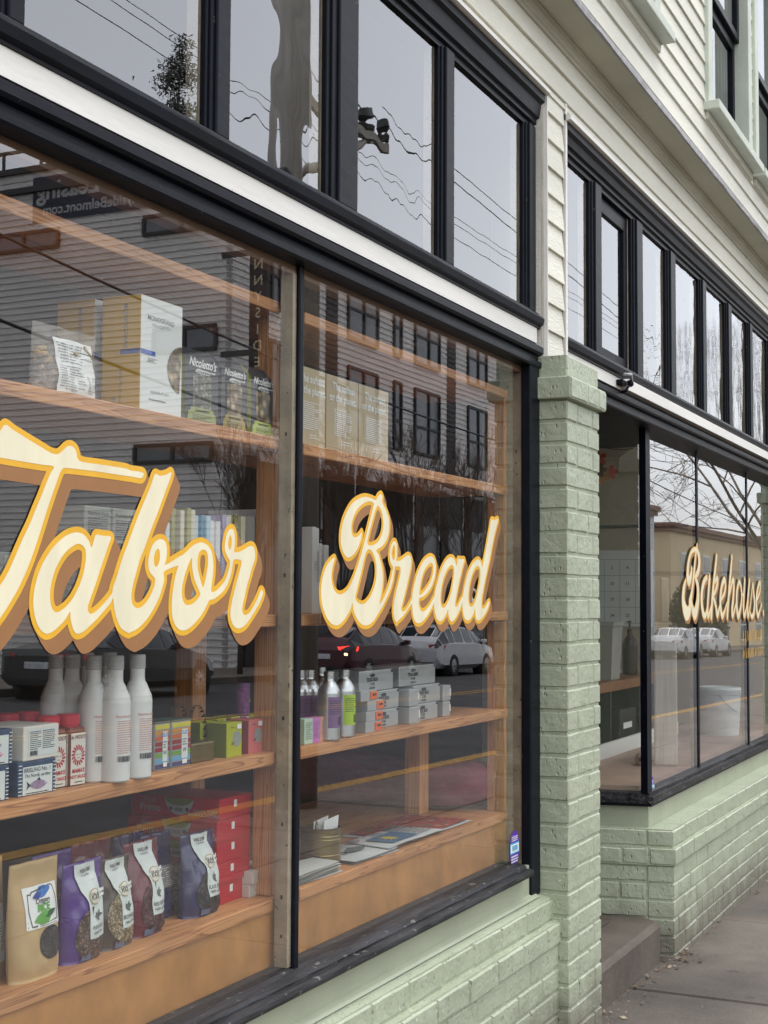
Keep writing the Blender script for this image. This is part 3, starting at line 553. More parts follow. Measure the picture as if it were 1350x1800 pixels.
# ============================================================ painted lettering on the glass
CREAM = mat('cream_sign_paint', (0.80, 0.735, 0.53), 0.4, 0.07, 18, 0.25, 35, stretch=(1, 1, .25))
GOLD = mat('golden_sign_paint', (0.78, 0.42, 0.025), 0.45, 0.06, 25)
BROWNP = mat('brown_sign_paint', (0.32, 0.148, 0.053), 0.5, 0.05, 25)
T_ = lambda p: [(x/4.0917, 720+y/4.0917) for x, y in p]
A_ = lambda p: [(x/5.4, 860+y/5.4) for x, y in p]
O_ = lambda p: [(230+x/4.864, 790+y/4.864) for x, y in p]
B_ = lambda p: [(550+x/6.428, 850+y/6.428) for x, y in p]
D_ = lambda p: [(700+x/6.75, 890+y/6.75) for x, y in p]
K_ = lambda p: [(1180+x/7.5, 940+y/7.5) for x, y in p]
TABOR = [  # (outline, holes)
 (T_([(38,108),(100,150),(200,212),(300,272),(360,308),(408,322),(440,305),(478,268),(510,261),(540,283),(552,320),(558,352),(592,376),(700,392),(820,410),(905,424)])+O_([(0,181),(60,188),(108,203),(93,245),(45,240),(0,232)])+T_([(850,468),(700,446),(560,428),(480,420),(452,424),(434,450),(412,510),(378,605),(335,735),(288,885),(240,1030),(190,1160),(130,1290),(60,1410),(0,1500),(-60,1575),(-130,1630),(-210,1620),(-250,1540),(-200,1440),(-120,1378),(-60,1330),(0,1265),(60,1165),(115,1040),(165,925),(215,820),(255,720),(297,620),(332,530),(365,455),(385,409),(300,396),(200,380),(100,363),(0,345),(-80,330),(-130,280),(-70,240),(0,155)]), []),
 (A_([(868,552),(850,505),(825,462),(790,428),(745,410),(690,415),(620,445),(550,502),(490,570),(430,660),(380,760),(345,870),(322,980),(315,1080),(325,1180),(350,1270),(390,1340),(440,1372),(500,1352),(560,1300),(620,1235),(665,1162),(668,1220),(685,1300),(705,1350),(735,1372),(790,1352),(860,1290),(930,1220),(1000,1140),(1050,1078),(1076,1032),(1120,1060),(1140,980),(1110,900),(1075,965),(1035,1025),(980,1090),(920,1150),(870,1182),(840,1166),(833,1120),(850,1060),(890,950),(940,800),(990,650),(1030,530),(1052,452),(980,442),(912,432),(890,490)]),
  [A_([(745,518),(690,540),(620,600),(560,690),(515,790),(485,900),(475,1000),(480,1080),(500,1140),(535,1168),(580,1150),(640,1100),(700,1020),(750,920),(790,800),(810,690),(813,600),(795,545)])]),
 (O_([(205,212),(250,226),(300,216),(346,194),(338,245),(310,320),(270,430),(230,540),(190,640),(150,750),(110,860),(75,950),(45,1060),(20,1150),(5,1240),(8,1300),(30,1345),(70,1355),(120,1320),(165,1252),(198,1172),(206,1110),(188,1082),(162,1050),(148,990),(152,930),(165,870),(190,810),(225,775),(265,768),(295,790),(308,840),(308,900),(298,960),(288,988),(325,972),(380,938),(440,905),(470,940),(440,985),(380,1000),(330,1020),(288,1042),(280,1065),(285,1110),(270,1180),(240,1270),(190,1370),(130,1460),(60,1530),(0,1562)])+T_([(920,1605),(870,1570),(838,1500),(820,1420),(814,1350),(810,1290),(840,1200),(880,1070)])+O_([(-20,790),(20,680),(70,550),(120,430),(170,310)]),
  [O_([(228,850),(208,880),(197,930),(200,980),(215,1003),(233,985),(246,940),(247,890),(240,858)])]),
 (O_([(415,930),(440,905),(480,870),(520,830),(560,805),(605,795),(650,815),(685,860),(700,920),(706,1000),(701,1080),(691,1160),(688,1213),(720,1213),(760,1178),(800,1128),(828,1060),(845,990),(850,935),(880,920),(872,970),(862,1040),(840,1120),(800,1200),(750,1250),(705,1282),(672,1287),(655,1320),(620,1390),(570,1460),(510,1520),(450,1548),(400,1530),(365,1470),(350,1390),(350,1300),(360,1200),(375,1110),(395,1030),(414,980),(400,960)]),
  [O_([(523,925),(490,990),(460,1080),(440,1170),(438,1250),(455,1310),(490,1332),(540,1310),(580,1265),(592,1235),(575,1190),(545,1120),(528,1040),(522,970)]),
   O_([(612,858),(585,880),(572,940),(572,1010),(585,1080),(605,1150),(618,1178),(635,1120),(650,1040),(660,960),(655,900),(640,866)])]),
 (O_([(845,945),(820,905),(803,850),(808,780),(825,710),(850,680),(875,685),(888,730),(890,800),(886,850),(886,878),(930,874),(975,850),(1020,825),(1050,835),(1062,880),(1060,940),(1040,1000),(1015,1090),(990,1180),(970,1270),(955,1340),(955,1390),(975,1415),(1010,1400),(1050,1340),(1085,1270),(1113,1203),(1130,1225),(1115,1280),(1080,1350),(1030,1430),(980,1500),(930,1530),(890,1520),(860,1470),(850,1400),(860,1320),(880,1230),(905,1130),(930,1040),(945,970),(935,945),(900,940),(862,948)]),
  [O_([(850,735),(836,770),(833,820),(845,860),(857,830),(860,770)])]),
]
BREAD = [
 (B_([(770,118),(785,150),(782,208),(800,250),(830,310),(855,390),(862,470),(855,560),(830,640),(780,710),(717,752),(742,805),(765,880),(785,980),(790,1080),(782,1190),(765,1290),(750,1365),(737,1394),(760,1400),(790,1340),(780,1390),(720,1500),(670,1570),(610,1603),(550,1590),(500,1530),(460,1440),(447,1352),(420,1430),(370,1520),(310,1585),(260,1603),(200,1575),(150,1500),(110,1390),(92,1270),(95,1150),(115,1040),(150,940),(200,870),(247,838),(225,930),(210,1030),(215,1120),(240,1200),(280,1245),(330,1248),(390,1200),(440,1110),(480,1010),(510,920),(545,800),(580,670),(610,550),(640,430),(665,330),(685,243),(690,230),(658,204),(600,210),(540,250),(490,310),(455,390),(435,480),(440,560),(462,602),(500,602),(540,562),(552,542),(553,580),(540,640),(510,720),(470,790),(420,833),(380,830),(345,780),(320,700),(315,600),(325,500),(350,400),(395,300),(450,220),(520,170),(590,150),(660,165),(710,185),(740,140)]),
  [B_([(730,250),(705,300),(680,390),(650,500),(625,600),(615,670),(640,700),(690,690),(740,650),(780,570),(795,470),(790,380),(770,300),(745,260)]),
   B_([(625,745),(600,780),(580,850),(555,960),(530,1070),(500,1190),(480,1280),(495,1330),(540,1362),(590,1350),(640,1290),(685,1190),(712,1080),(718,960),(705,860),(675,780),(650,750)])]),
 (B_([(735,1396),(790,1310),(840,1200),(873,1100),(895,1000),(905,945),(885,910),(868,850),(868,780),(880,710),(905,660),(930,655),(945,690),(948,760),(945,830),(944,872),(985,870),(1030,840),(1070,810),(1100,820),(1112,870),(1105,950),(1085,1050),(1060,1160),(1035,1260),(1010,1360),(1000,1415),(1015,1445),(1050,1425),(1090,1360),(1130,1280),(1157,1212)])+D_([(185,1090),(172,1135),(120,1210),(60,1300),(0,1355)])+B_([(945,1570),(915,1500),(910,1400),(925,1290),(950,1180),(975,1080),(990,1000),(985,945),(950,937),(926,945),(918,1010),(900,1110),(865,1220),(820,1320),(765,1425)]),
  [B_([(912,695),(895,740),(890,800),(900,850),(918,860),(928,810),(930,740),(922,700)])]),
 (D_([(164,1110),(170,1030),(190,930),(220,820),(260,720),(310,640),(360,600),(400,598),(430,630),(443,700),(440,790),(425,870),(395,950),(350,1020),(300,1070),(251,1092),(245,1160),(260,1220),(290,1250),(330,1225),(380,1160),(425,1075),(445,1090),(430,1125),(400,1200),(350,1290),(290,1365),(245,1388),(205,1370),(180,1310),(168,1220)]),
  [D_([(385,672),(350,700),(310,760),(280,850),(260,950),(250,1040),(260,1050),(300,1020),(350,950),(390,870),(412,790),(415,720),(405,680)])]),
 (D_([(690,707),(675,650),(650,612),(620,605),(580,630),(540,690),(500,780),(470,880),(445,980),(428,1080),(425,1180),(435,1260),(455,1330),(490,1365),(525,1350),(565,1290),(592,1222),(595,1280),(610,1340),(635,1368),(670,1340),(710,1270),(745,1190),(760,1132),(775,1080),(757,1080),(730,1130),(700,1185),(680,1190),(675,1150),(690,1060),(715,930),(745,800),(770,690),(785,630),(740,628),(708,625)]),
  [D_([(640,700),(600,720),(560,790),(530,880),(510,980),(500,1080),(505,1160),(530,1205),(565,1180),(600,1110),(630,1010),(650,900),(662,800),(660,730)])]),
 (D_([(998,722),(985,670),(960,635),(930,635),(890,670),(850,740),(815,830),(790,930),(770,1040),(760,1130),(765,1220),(780,1310),(810,1352),(850,1345),(890,1280),(912,1212),(915,1290),(930,1345),(960,1355),(1000,1320),(1040,1260),(1070,1190),(1082,1128),(1062,1140),(1035,1190),(1005,1215),(990,1190),(990,1110),(1005,1010),(1030,880),(1060,740),(1090,600),(1120,440),(1150,300),(1186,154),(1145,162),(1105,158),(1085,260),(1060,400),(1035,540),(1010,660)]),
  [D_([(945,710),(915,730),(880,800),(855,890),(838,990),(832,1080),(838,1150),(860,1192),(890,1175),(920,1110),(945,1010),(965,900),(973,800),(968,735)])]),
]
BAKE = [  # centre lines with radii (m): (points, (thick, thin))
 ([(270,440),(258,550),(235,612),(217,560),(219,450),(236,320),(265,232),(300,197),(335,196)], [6,13,17,17,14,9,7,7,6]),
 ([(342,130),(330,210),(315,330),(302,470),(288,620),(270,770),(246,890)], [4,7,8,9,10,12,15]),
 ([(192,600),(168,700),(157,840),(172,960),(203,1040),(235,1010),(258,890)], [4,13,18,24,27,20,10]),
 ([(340,195),(366,290),(368,400),(348,500),(312,556)], [6,14,16,12,6]),
 ([(320,575),(348,670),(353,800),(340,940),(312,1045),(285,1000),(268,900)], [6,15,18,21,22,17,9]),
 ([(470,560),(428,630),(404,760),(402,900),(420,1030),(446,1070),(470,990),(490,820),(503,640)], [8,12,14,15,14,10,7,7,7]),
 ([(505,570),(492,740),(480,920),(477,1030),(490,1070),(516,990),(545,860)], [13,12,11,11,10,6,5]),
 ([(598,285),(580,450),(558,650),(540,850),(527,1080)], [10,13,13,13,13]),
 ([(542,830),(590,720),(612,620),(603,575),(580,620)], [5,9,11,10,6]),
 ([(553,820),(588,940),(607,1060),(633,970),(650,880)], [7,12,12,6,4]),
 ([(650,870),(700,770),(716,650),(700,595),(670,660),(650,800),(650,950),(672,1070),(703,1010),(735,900)], [5,8,10,11,12,14,14,12,7,4]),
 ([(800,300),(783,500),(765,700),(750,900),(738,1080)], [10,13,13,13,13]),
 ([(752,860),(788,690),(812,600),(826,660),(815,850),(801,1000),(808,1072),(832,1000),(858,890)], [4,7,10,12,13,12,10,6,4]),
 ([(890,620),(866,750),(862,920),(882,1072),(914,960),(930,800),(916,660),(890,620)], [8,12,14,14,10,9,9,8]),
 ([(925,780),(950,790),(966,740)], [4,4,4]),
 ([(968,600),(957,800),(952,980),(964,1068),(988,980),(1014,800)], [12,12,12,11,6,5]),
 ([(1030,610),(1010,850),(1006,1030),(1016,1066),(1040,940)], [11,12,11,9,4]),
 ([(1040,960),(1074,660),(1088,780),(1098,920),(1085,1050),(1058,1078),(1042,1030)], [4,7,11,13,12,8,5]),
 ([(1120,880),(1163,770),(1176,670),(1160,640),(1132,760),(1122,920),(1142,1068),(1168,1000),(1192,920)], [4,7,8,9,12,13,11,6,4]),
 ([(1215,1026),(1216,1034)], [11,11]),
]
def poly_sdf(X, Z, poly):
    P = np.array(poly); Q = np.roll(P, -1, 0); d2 = np.full(X.shape, 1e9); ins = np.zeros(X.shape, bool)
    for (ax, az), (bx_, bz) in zip(P, Q):
        ex, ez = bx_-ax, bz-az; wx, wz = X-ax, Z-az; L = ex*ex+ez*ez+1e-12
        t = np.clip((wx*ex+wz*ez)/L, 0, 1); d2 = np.minimum(d2, (wx-ex*t)**2+(wz-ez*t)**2)
        c = ((az > Z) != (bz > Z)); xi = ax + (Z-az)*ex/(ez if abs(ez) > 1e-12 else 1e-12); ins ^= c & (X < xi)
    d = np.sqrt(d2); return np.where(ins, -d, d)
def field_mesh(F, x0, z0, h, y, m, name, parent):
    """flat mesh of the region F<0 (marching squares with runs of full cells joined)"""
    mb = MB(); I = F < 0; full = I[:-1, :-1] & I[1:, :-1] & I[:-1, 1:] & I[1:, 1:]; anyc = I[:-1, :-1] | I[1:, :-1] | I[:-1, 1:] | I[1:, 1:]
    vs = []; fs = []
    for j in range(full.shape[0]):
        row = full[j]
        k = 0; idx = np.flatnonzero(row)
        if len(idx):
            br = np.flatnonzero(np.diff(idx) > 1); st = np.r_[0, br+1]; en = np.r_[br, len(idx)-1]
            for a, b in zip(idx[st], idx[en]):
                o = len(vs); vs += [(x0+a*h, y, z0+j*h), (x0+(b+1)*h, y, z0+j*h), (x0+(b+1)*h, y, z0+(j+1)*h), (x0+a*h, y, z0+(j+1)*h)]; fs.append((o, o+1, o+2, o+3))
        for i in np.flatnonzero(anyc[j] & ~row):
            c = [(i, j), (i+1, j), (i+1, j+1), (i, j+1)]; f = [F[q, p] for p, q in c]; pts = []
            for k in range(4):
                a, b = c[k], c[(k+1) % 4]; fa, fb = f[k], f[(k+1) % 4]
                if fa < 0: pts.append(a)
                if (fa < 0) != (fb < 0): t = fa/(fa-fb); pts.append((a[0]+(b[0]-a[0])*t, a[1]+(b[1]-a[1])*t))
            if len(pts) >= 3:
                o = len(vs); vs += [(x0+p*h, y, z0+q*h) for p, q in pts]; fs.append(tuple(range(o, o+len(pts))))
    mb.add(vs, fs, m); return mb.build(name, parent)
def lettering(kind, data, ypl, border, shift, h, parent, name, label):
    allp = []
    if kind == 'poly':
        W = [([onY(px, py, ypl) for px, py in crom(o, 4)], [[onY(px, py, ypl) for px, py in crom(q, 4)] for q in hs]) for o, hs in data]
        for o, _ in W: allp += o
    else:
        W = [([onY(*p, ypl) for p in K_(o)], r) for o, r in data]
        for o, _ in W: allp += o
    a = np.array(allp); mg = border+0.05; x0, z0 = a[:, 0].min()-mg, a[:, 1].min()-mg; nx = int((a[:, 0].max()+mg-x0)/h); nz = int((a[:, 1].max()+mg-z0)/h)
    X, Z = np.meshgrid(x0+np.arange(nx)*h, z0+np.arange(nz)*h); F = np.full(X.shape, 0.2)
    for o, hs in W:
        q = np.array(o); m = 0.03
        i0, i1 = max(0, int((q[:, 0].min()-m-x0)/h)), int((q[:, 0].max()+m-x0)/h)+2; j0, j1 = max(0, int((q[:, 1].min()-m-z0)/h)), int((q[:, 1].max()+m-z0)/h)+2
        sx, sz = X[j0:j1, i0:i1], Z[j0:j1, i0:i1]
        if kind == 'poly':
            d = poly_sdf(sx, sz, o)
            for hh in hs: d = np.maximum(d, -poly_sdf(sx, sz, hh))
        else:
            p = crom([(x, z, r*0.00118) for (x, z), r in zip(o, hs)], 6, False); d = np.full(sx.shape, 0.2)
            for u, v in zip(p[:-1], p[1:]):
                ex, ez = v[0]-u[0], v[1]-u[1]; t = np.clip(((sx-u[0])*ex+(sz-u[1])*ez)/(ex*ex+ez*ez+1e-12), 0, 1)
                d = np.minimum(d, np.hypot(sx-u[0]-ex*t, sz-u[1]-ez*t)-(u[2]+(v[2]-u[2])*t))
        F[j0:j1, i0:i1] = np.minimum(F[j0:j1, i0:i1], d)
    Gd = F-border; S = Gd.copy(); n = int(max(abs(shift[0]), abs(shift[1]))/h)+1
    for k in range(1, n+1):
        a_, b_ = shift[0]*k/n/h, shift[1]*k/n/h; ia, ib = int(round(a_)), int(round(b_)); r = np.full(S.shape, 0.2)
        src = Gd[max(0, -ib):Gd.shape[0]-max(0, ib), max(0, -ia):Gd.shape[1]-max(0, ia)]; r[max(0, ib):max(0, ib)+src.shape[0], max(0, ia):max(0, ia)+src.shape[1]] = src
        S = np.minimum(S, r)
    e = tag(field_mesh(S, x0, z0, h, ypl+0.0008, BROWNP, name, parent), label)
    field_mesh(Gd, x0, z0, h, ypl+0.0004, GOLD, name, parent); field_mesh(F, x0, z0, h, ypl, CREAM, name, parent)
lettering('poly', TABOR, GY-0.0025, 0.0096, (0.019, -0.0235), 0.0014, win, 'lettering', 'cream Tabor script with golden edge and brown shade')
lettering('poly', BREAD, GY-0.0025, 0.0088, (0.017, -0.0175), 0.0014, win, 'lettering', 'cream Bread script with golden edge and brown shade')
lettering('stroke', BAKE, FG-0.0065, 0.0055, (0.017, -0.014), 0.0015, bwin, 'lettering', 'cream Bakehouse script')
leaf_like = lambda x, z, w_, h_: [(x, z-h_/2), (x+w_*.7, z-h_/2), (x+w_+h_*.18, z+h_/2), (x+w_*.4+h_*.18, z+h_/2)]
# small gold lines of writing below, and the purple window stickers
sg = MB(); S = flatS(FG-0.006)
x0_, z0_ = onY(1306, 1124, FG-0.007); x1_, z1_ = onY(1341, 1124, FG-0.007)
rgl = random.Random(11)
for zc_, hh_ in ((z0_+.015, .060), (z0_-.075, .050)):      # two rows too small to read in the photograph: brush marks only
    x = x0_
    while x < x1_-.02:
        w_ = rgl.uniform(.012, .02); d_poly(sg, S, leaf_like(x, zc_, w_, hh_*rgl.uniform(.8, 1.1)), GOLD, 0.001); x += w_+rgl.uniform(.014, .04)
sg.build('lettering', bwin)
PUR = mat('purple_sticker', (0.10, 0.035, 0.36), 0.4, 0.1); CYA = mat('cyan_sticker', (0.10, 0.45, 0.72), 0.4, 0.1)
def sticker(parent, cx, cz, w, h, y):
    sk = MB(); S = flatS(y); r = w/2
    pts = [(cx+r*math.cos(t), cz+h/2-r+r*math.sin(t)) for t in np.linspace(0, math.pi, 12)]+[(cx+r*math.cos(t), cz-h/2+r+r*math.sin(t)) for t in np.linspace(math.pi, 2*math.pi, 12)]
    d_poly(sk, S, pts, PUR, 0.001); d_rect(sk, S, cx-r*.98, cx+r*.98, cz-h*.14, cz+h*.16, CYA, 0.0014); d_rect(sk, S, cx-r*.9, cx+r*.9, cz-h*.1, cz+h*.12, PAPER, 0.0018)
    d_bars(sk, S, cx-r*.6, cx+r*.6, cz-h*.06, cz+h*.09, CYA, 0.0022); d_lines(sk, S, cx-r*.7, cx+r*.7, cz+h*.2, cz+h*.36, 3, PAPER, 0.0018, 4); d_lines(sk, S, cx-r*.8, cx+r*.8, cz-h*.4, cz-h*.18, 3, PAPER, 0.0018, 5)
    sk.build('sticker', parent)
a, b = onY(904, 1491, GY-.001); sticker(win, a, b, 0.075, 0.103, GY-0.001)
a, b = onY(1145, 1386, FG-.004); sticker(bwin, a, b, 0.075, 0.095, FG-0.005)
# ============================================================ shelves and goods behind the glass
def onZ(px, py, z):
    d = ray(px, py); t = (z-CAM_H)/d.z; return (d.x*t, d.y*t)
ZA, ZB, ZC, ZD, ZE = 2.092, 1.798, 1.421, 1.131, 0.827
def shelving(label, x0, x1, posts, backposts, cdepth, edeep):
    t = thing('display_shelf', label, 'shelving', (x0, 1.5, 0.12))
    for z, dp in ((ZA, 0.26), (ZB, 0.26), (ZC, 0.26), (ZD, 0.26), (ZE, edeep)):
        m = MB(); m.bbox(0, x1-x0, 0, dp, z-0.026-0.12, z-0.12, FIR, 0.0025); m.build('shelf', t)
    for a, b, y0, y1, zt in posts+backposts:
        m = MB(); m.bbox(a-x0, b-x0, y0-1.5, y1-1.5, ZE-0.12+0.0005, zt-0.12, FIRZ, 0.003); m.build('post', t)
    if edeep > .5: m = MB(); m.box(x1-x0+.001, x1-x0+.16, .10, edeep, ZE-.026-.12, ZE-.12, FIR); m.build('shelf', t)
    m = MB(); m.box(0.0, x1-x0, 0.006, 0.022, 0.46, ZE-0.027-0.12, PLY); m.build('kick_panel', t)
    return t
shelving('fir shelf unit behind the Tabor lettering, its shelves holding bottles and bags', 0.95, 2.70, [(2.640, 2.700, 1.515, 1.56, 2.08)], [(2.643, 2.697, 1.715, 1.765, 1.394), (1.30, 1.36, 1.715, 1.765, 1.394)], 0.26, 0.36)
shelving('fir shelf unit behind the Bread lettering, its shelves holding silver boxes and papers', 2.745, 4.035, [(4.012, 4.034, 1.503, 1.56, 2.08)], [(3.835, 3.90, 1.70, 1.75, 1.104)], 0.26, 0.62)
KRAFT = mat('kraft_paper', (0.50, 0.345, 0.165), 0.55, 0.06, 12, 0.15, 30); OCHRE = mat('ochre_card', (0.72, 0.45, 0.065), 0.5, 0.04, 6)
WCARD = mat('white_card', (0.74, 0.75, 0.72), 0.45, 0.03, 6); BLUEB = mat('blue_band', (0.06, 0.12, 0.45), 0.5); PASTA = mat('pasta', (0.50, 0.37, 0.22), 0.5, 0.5, 60, 0.8, 70)
GREYT = mat('grey_ink', (0.22, 0.22, 0.22), 0.5); RED = mat('red_card', (0.50, 0.010, 0.025), 0.35, 0.06, 6); REDC = mat('red_cap', (0.50, 0.015, 0.03), 0.3, 0.05)
SLATE = mat('slate_bag', (0.035, 0.04, 0.05), 0.35, 0.1, 8, 0.1, 30); LIME = mat('lime_card', (0.40, 0.43, 0.02), 0.45, 0.06); PINK = mat('coral_card', (0.60, 0.16, 0.15), 0.45, 0.06); OLIVE = mat('olive_side', (0.17, 0.20, 0.035), 0.5, 0.05)
WBOT = mat('white_bottle', (0.70, 0.69, 0.66), 0.38, 0.04, 6, 0.03); WCAP = mat('grey_cap', (0.46, 0.45, 0.44), 0.4, 0.06); PINKT = mat('pale_red_ink', (0.55, 0.22, 0.19), 0.5)
NAVY = mat('navy_card', (0.025, 0.06, 0.12), 0.45, 0.25, 60); CREAMP = mat('cream_label', (0.72, 0.69, 0.60), 0.5, 0.03); FISHM = mat('mauve_fish', (0.30, 0.22, 0.33), 0.5, 0.3, 80); PINKF = mat('pink_fish', (0.60, 0.20, 0.30), 0.5, 0.2, 80)
SAUCE = mat('hot_sauce', (0.20, 0.05, 0.03), 0.3, 0.1); ALU = mat('brushed_aluminium', (0.62, 0.63, 0.64), 0.32, 0.05, 30, 0.02, 90, 1.0, stretch=(8, 8, 0.5)); SILV = mat('silver_paint', (0.50, 0.52, 0.52), 0.32, 0.04, 8, 0, 40, 0.35)
PURL = mat('mauve_label', (0.20, 0.10, 0.24), 0.5); GRNL = mat('acid_green_label', (0.40, 0.60, 0.02), 0.45); ORNG = mat('orange_drawer', (0.75, 0.16, 0.05), 0.4)
GTIN = mat('gold_tin', (0.22, 0.175, 0.075), 0.34, 0.2, 12, 0.05, 30, 0.85); MINT = mat('mint_card', (0.50, 0.66, 0.52), 0.5); MAG = mat('magenta_card', (0.60, 0.20, 0.55), 0.5); PEACH = mat('peach_card', (0.70, 0.36, 0.14), 0.5)
LABELW = mat('pale_label', (0.66, 0.71, 0.68), 0.45, 0.03); PURB = mat('purple_bag', (0.075, 0.03, 0.22), 0.22, 0.15, 10, 0.25, 25, coat=.4); BRNB = mat('brown_bag', (0.055, 0.04, 0.03), 0.25, 0.15, 10, 0.25, 25, coat=.4); MARB = mat('maroon_bag', (0.13, 0.012, 0.03), 0.25, 0.2, 10, 0.25, 25, coat=.4); BLUB = mat('midnight_bag', (0.018, 0.022, 0.10), 0.2, 0.2, 10, 0.25, 25, coat=.5)
def grain_mat(name, c1, c2, sc):
    m = mat(name, c1, 0.5); n, N, L = nodes_of(m); b = N['Principled BSDF']
    for l in list(b.inputs['Base Color'].links): L.remove(l)
    tc = N.new('ShaderNodeTexCoord'); v = N.new('ShaderNodeTexVoronoi'); v.inputs['Scale'].default_value = sc; L.new(tc.outputs['Object'], v.inputs['Vector'])
    s = N.new('ShaderNodeSeparateColor'); L.new(v.outputs['Color'], s.inputs[0]); r = N.new('ShaderNodeValToRGB'); r.color_ramp.elements[0].color = (*c1, 1); r.color_ramp.elements[1].color = (*c2, 1); L.new(s.outputs[0], r.inputs[0])
    mx = N.new('ShaderNodeMix'); mx.data_type = 'RGBA'; mx.blend_type = 'MULTIPLY'; mx.inputs[0].default_value = 1; mr = N.new('ShaderNodeMapRange'); mr.inputs[1].default_value = 0.0; mr.inputs[2].default_value = 0.6; mr.inputs[3].default_value = 1.1; mr.inputs[4].default_value = 0.25; L.new(v.outputs['Distance'], mr.inputs[0]); L.new(r.outputs[0], mx.inputs[6]); L.new(mr.outputs[0], mx.inputs[7]); L.new(mx.outputs[2], b.inputs['Base Color'])
    return m
G_BLK = grain_mat('black_rice', (0.02, 0.02, 0.022), (0.10, 0.09, 0.085), 260); G_BAR = grain_mat('purple_barley', (0.10, 0.05, 0.04), (0.34, 0.22, 0.16), 200); G_BRN = grain_mat('brown_rice', (0.42, 0.30, 0.15), (0.66, 0.54, 0.34), 240); G_RED = grain_mat('red_beans', (0.07, 0.015, 0.02), (0.20, 0.07, 0.08), 120); G_BBN = grain_mat('black_beans', (0.012, 0.012, 0.016), (0.07, 0.07, 0.08), 110)
G_PAS = grain_mat('dry_pasta', (0.42, 0.30, 0.15), (0.72, 0.58, 0.38), 55); G_GRN = grain_mat('grey_green_pasta', (0.20, 0.21, 0.15), (0.50, 0.50, 0.38), 110)
# --- the tall ochre and white pasta cartons
def pasta_carton(label, x, y, w, d, h):
    t = thing('pasta_carton', label, 'carton', (x, y, ZB), 0, 'tall pasta cartons on the upper shelf')
    m = MB(); m.box(-w/2, w/2, -d/2, d/2, 0, h, WCARD); m.box(-w/2-.0006, -w/2+.001, -d/2+.0004, d/2, 0.0003, h-.0004, OCHRE); m.box(-w/2+.001, w/2-.001, -d/2+.001, d/2, h, h+.0006, OCHRE); m.build('box', t)
    l = MB(); S = flatS(-d/2); SS = sideS(-w/2-.0006)
    d_text(l, S, 'MONOGRANO', -w*.03, h*.80, w*.095, GREYT, bold=.004); d_text(l, S, 'FELICETTI', -w*.03, h*.75, w*.066, GREYT, bold=0, space=1.5)
    d_rect(l, S, -w/2, -w*.16, h*.49, h*.53, BLUEB, .0009); 
    d_lines(l, S, -w*.34, -w*.12, h*.425, h*.47, 3, GREYT, seed=2); d_text(l, S, 'tagliatelle all uovo', -w*.05, h*.165, w*.062, GREYT, bold=0, shear=.35); d_lines(l, S, -w*.3, w*.12, h*.095, h*.12, 1, GREYT, seed=3)
    d_poly(l, S, ell(w/2-.0002, h*.42, w*.36, h*.215, 18, math.pi/2, 1.5*math.pi), G_PAS, .0009)
    l.build('label', t); l = MB()
    # side writing runs down the ochre side
    d_text(l, SS, 'MONOGRANO', 0.006, h*.72, d*.155, GREYT, bold=.004, rot=-math.pi/2); l.build('side_label', t); l = MB(); d_text(l, SS, 'Tagliatelle all uovo', -0.002, h*.22, d*.10, GREYT, bold=0, shear=.3, rot=-math.pi/2); d_lines(l, SS, -d*.22, -d*.1, h*.03, h*.12, 6, GREYT, seed=5); l.build('small_print', t); l = MB(); d_rect(l, SS, d*.5-d*.52, d/2, h*.49, h*.53, BLUEB, .0009); l.build('band', t); return t
pasta_carton('tall pasta carton with ochre side and white front, in front of the other', 2.2045, 1.553, 0.135, 0.086, 0.213)
pasta_carton('tall ochre pasta carton half hidden behind the clear pasta bag', 2.212, 1.663, 0.135, 0.086, 0.215)
def pouch(w, h, d, top=0.14, seed=1, taper=0.0, wr=0.0012):
    rg = random.Random(seed); ph = [rg.uniform(0, 6.28) for _ in range(6)]
    def S(x, z, o, sgn=-1):
        v = min(max(z/h, 0), 1); u = max(-1, min(1, x/(w/2)))
        if v > 1-top: p = 0.10+0.02*math.sin(u*3+ph[4])
        else:
            q = v/(1-top); p = 0.10+0.9*(1-q**2.6)**0.8 if q > 0.15 else 0.80+0.2*(q/0.15)
        T = d/2*p*max(0.0, (1-abs(u)**3.2))**0.75+0.0008
        wv = wr*(math.sin(9*u+14*v+ph[0])+0.7*math.sin(17*v-6*u+ph[1])+0.5*math.sin(25*u+4*v+ph[2]))*(1-abs(u)**4)
        lean = 0.006*math.sin(2.2*v+ph[3])*v
        xx = x*(1-taper*v)*(1+0.015*math.sin(5*v+ph[5]))
        return (xx, sgn*(T+o)-wv*(1 if v > .05 else 0)+lean, z)
    return S
def pouch_body(t, S, w, h, m, nu=22, nv=28):
    b = MB(); v = []; f = []
    for s in (-1, 1):
        o = len(v); v += [S(w/2*(2*i/nu-1), h*j/nv, 0, s) for j in range(nv+1) for i in range(nu+1)]
        for j in range(nv):
            for i in range(nu):
                q = (o+j*(nu+1)+i, o+j*(nu+1)+i+1, o+(j+1)*(nu+1)+i+1, o+(j+1)*(nu+1)+i); f.append(q if s < 0 else q[::-1])
    n0 = (nu+1)*(nv+1)
    for j in range(nv):
        for i in (0, nu): f.append((j*(nu+1)+i, (j+1)*(nu+1)+i, n0+(j+1)*(nu+1)+i, n0+j*(nu+1)+i))
    for i in range(nu):
        for j in (0, nv): f.append((j*(nu+1)+i, j*(nu+1)+i+1, n0+j*(nu+1)+i+1, n0+j*(nu+1)+i))
    b.add(v, f, m, True); return b.build('bag', t)
def leaf_pts(cx, cz, a, b, rot, n=12):
    o = []
    for s in (1, -1):
        for k in range(n): q = k/n if s > 0 else 1-k/n; x = a*(2*q-1); z = s*b*math.sin(math.pi*q)**0.9; o.append((cx+x*math.cos(rot)-z*math.sin(rot), cz+x*math.sin(rot)+z*math.cos(rot)))
    return o
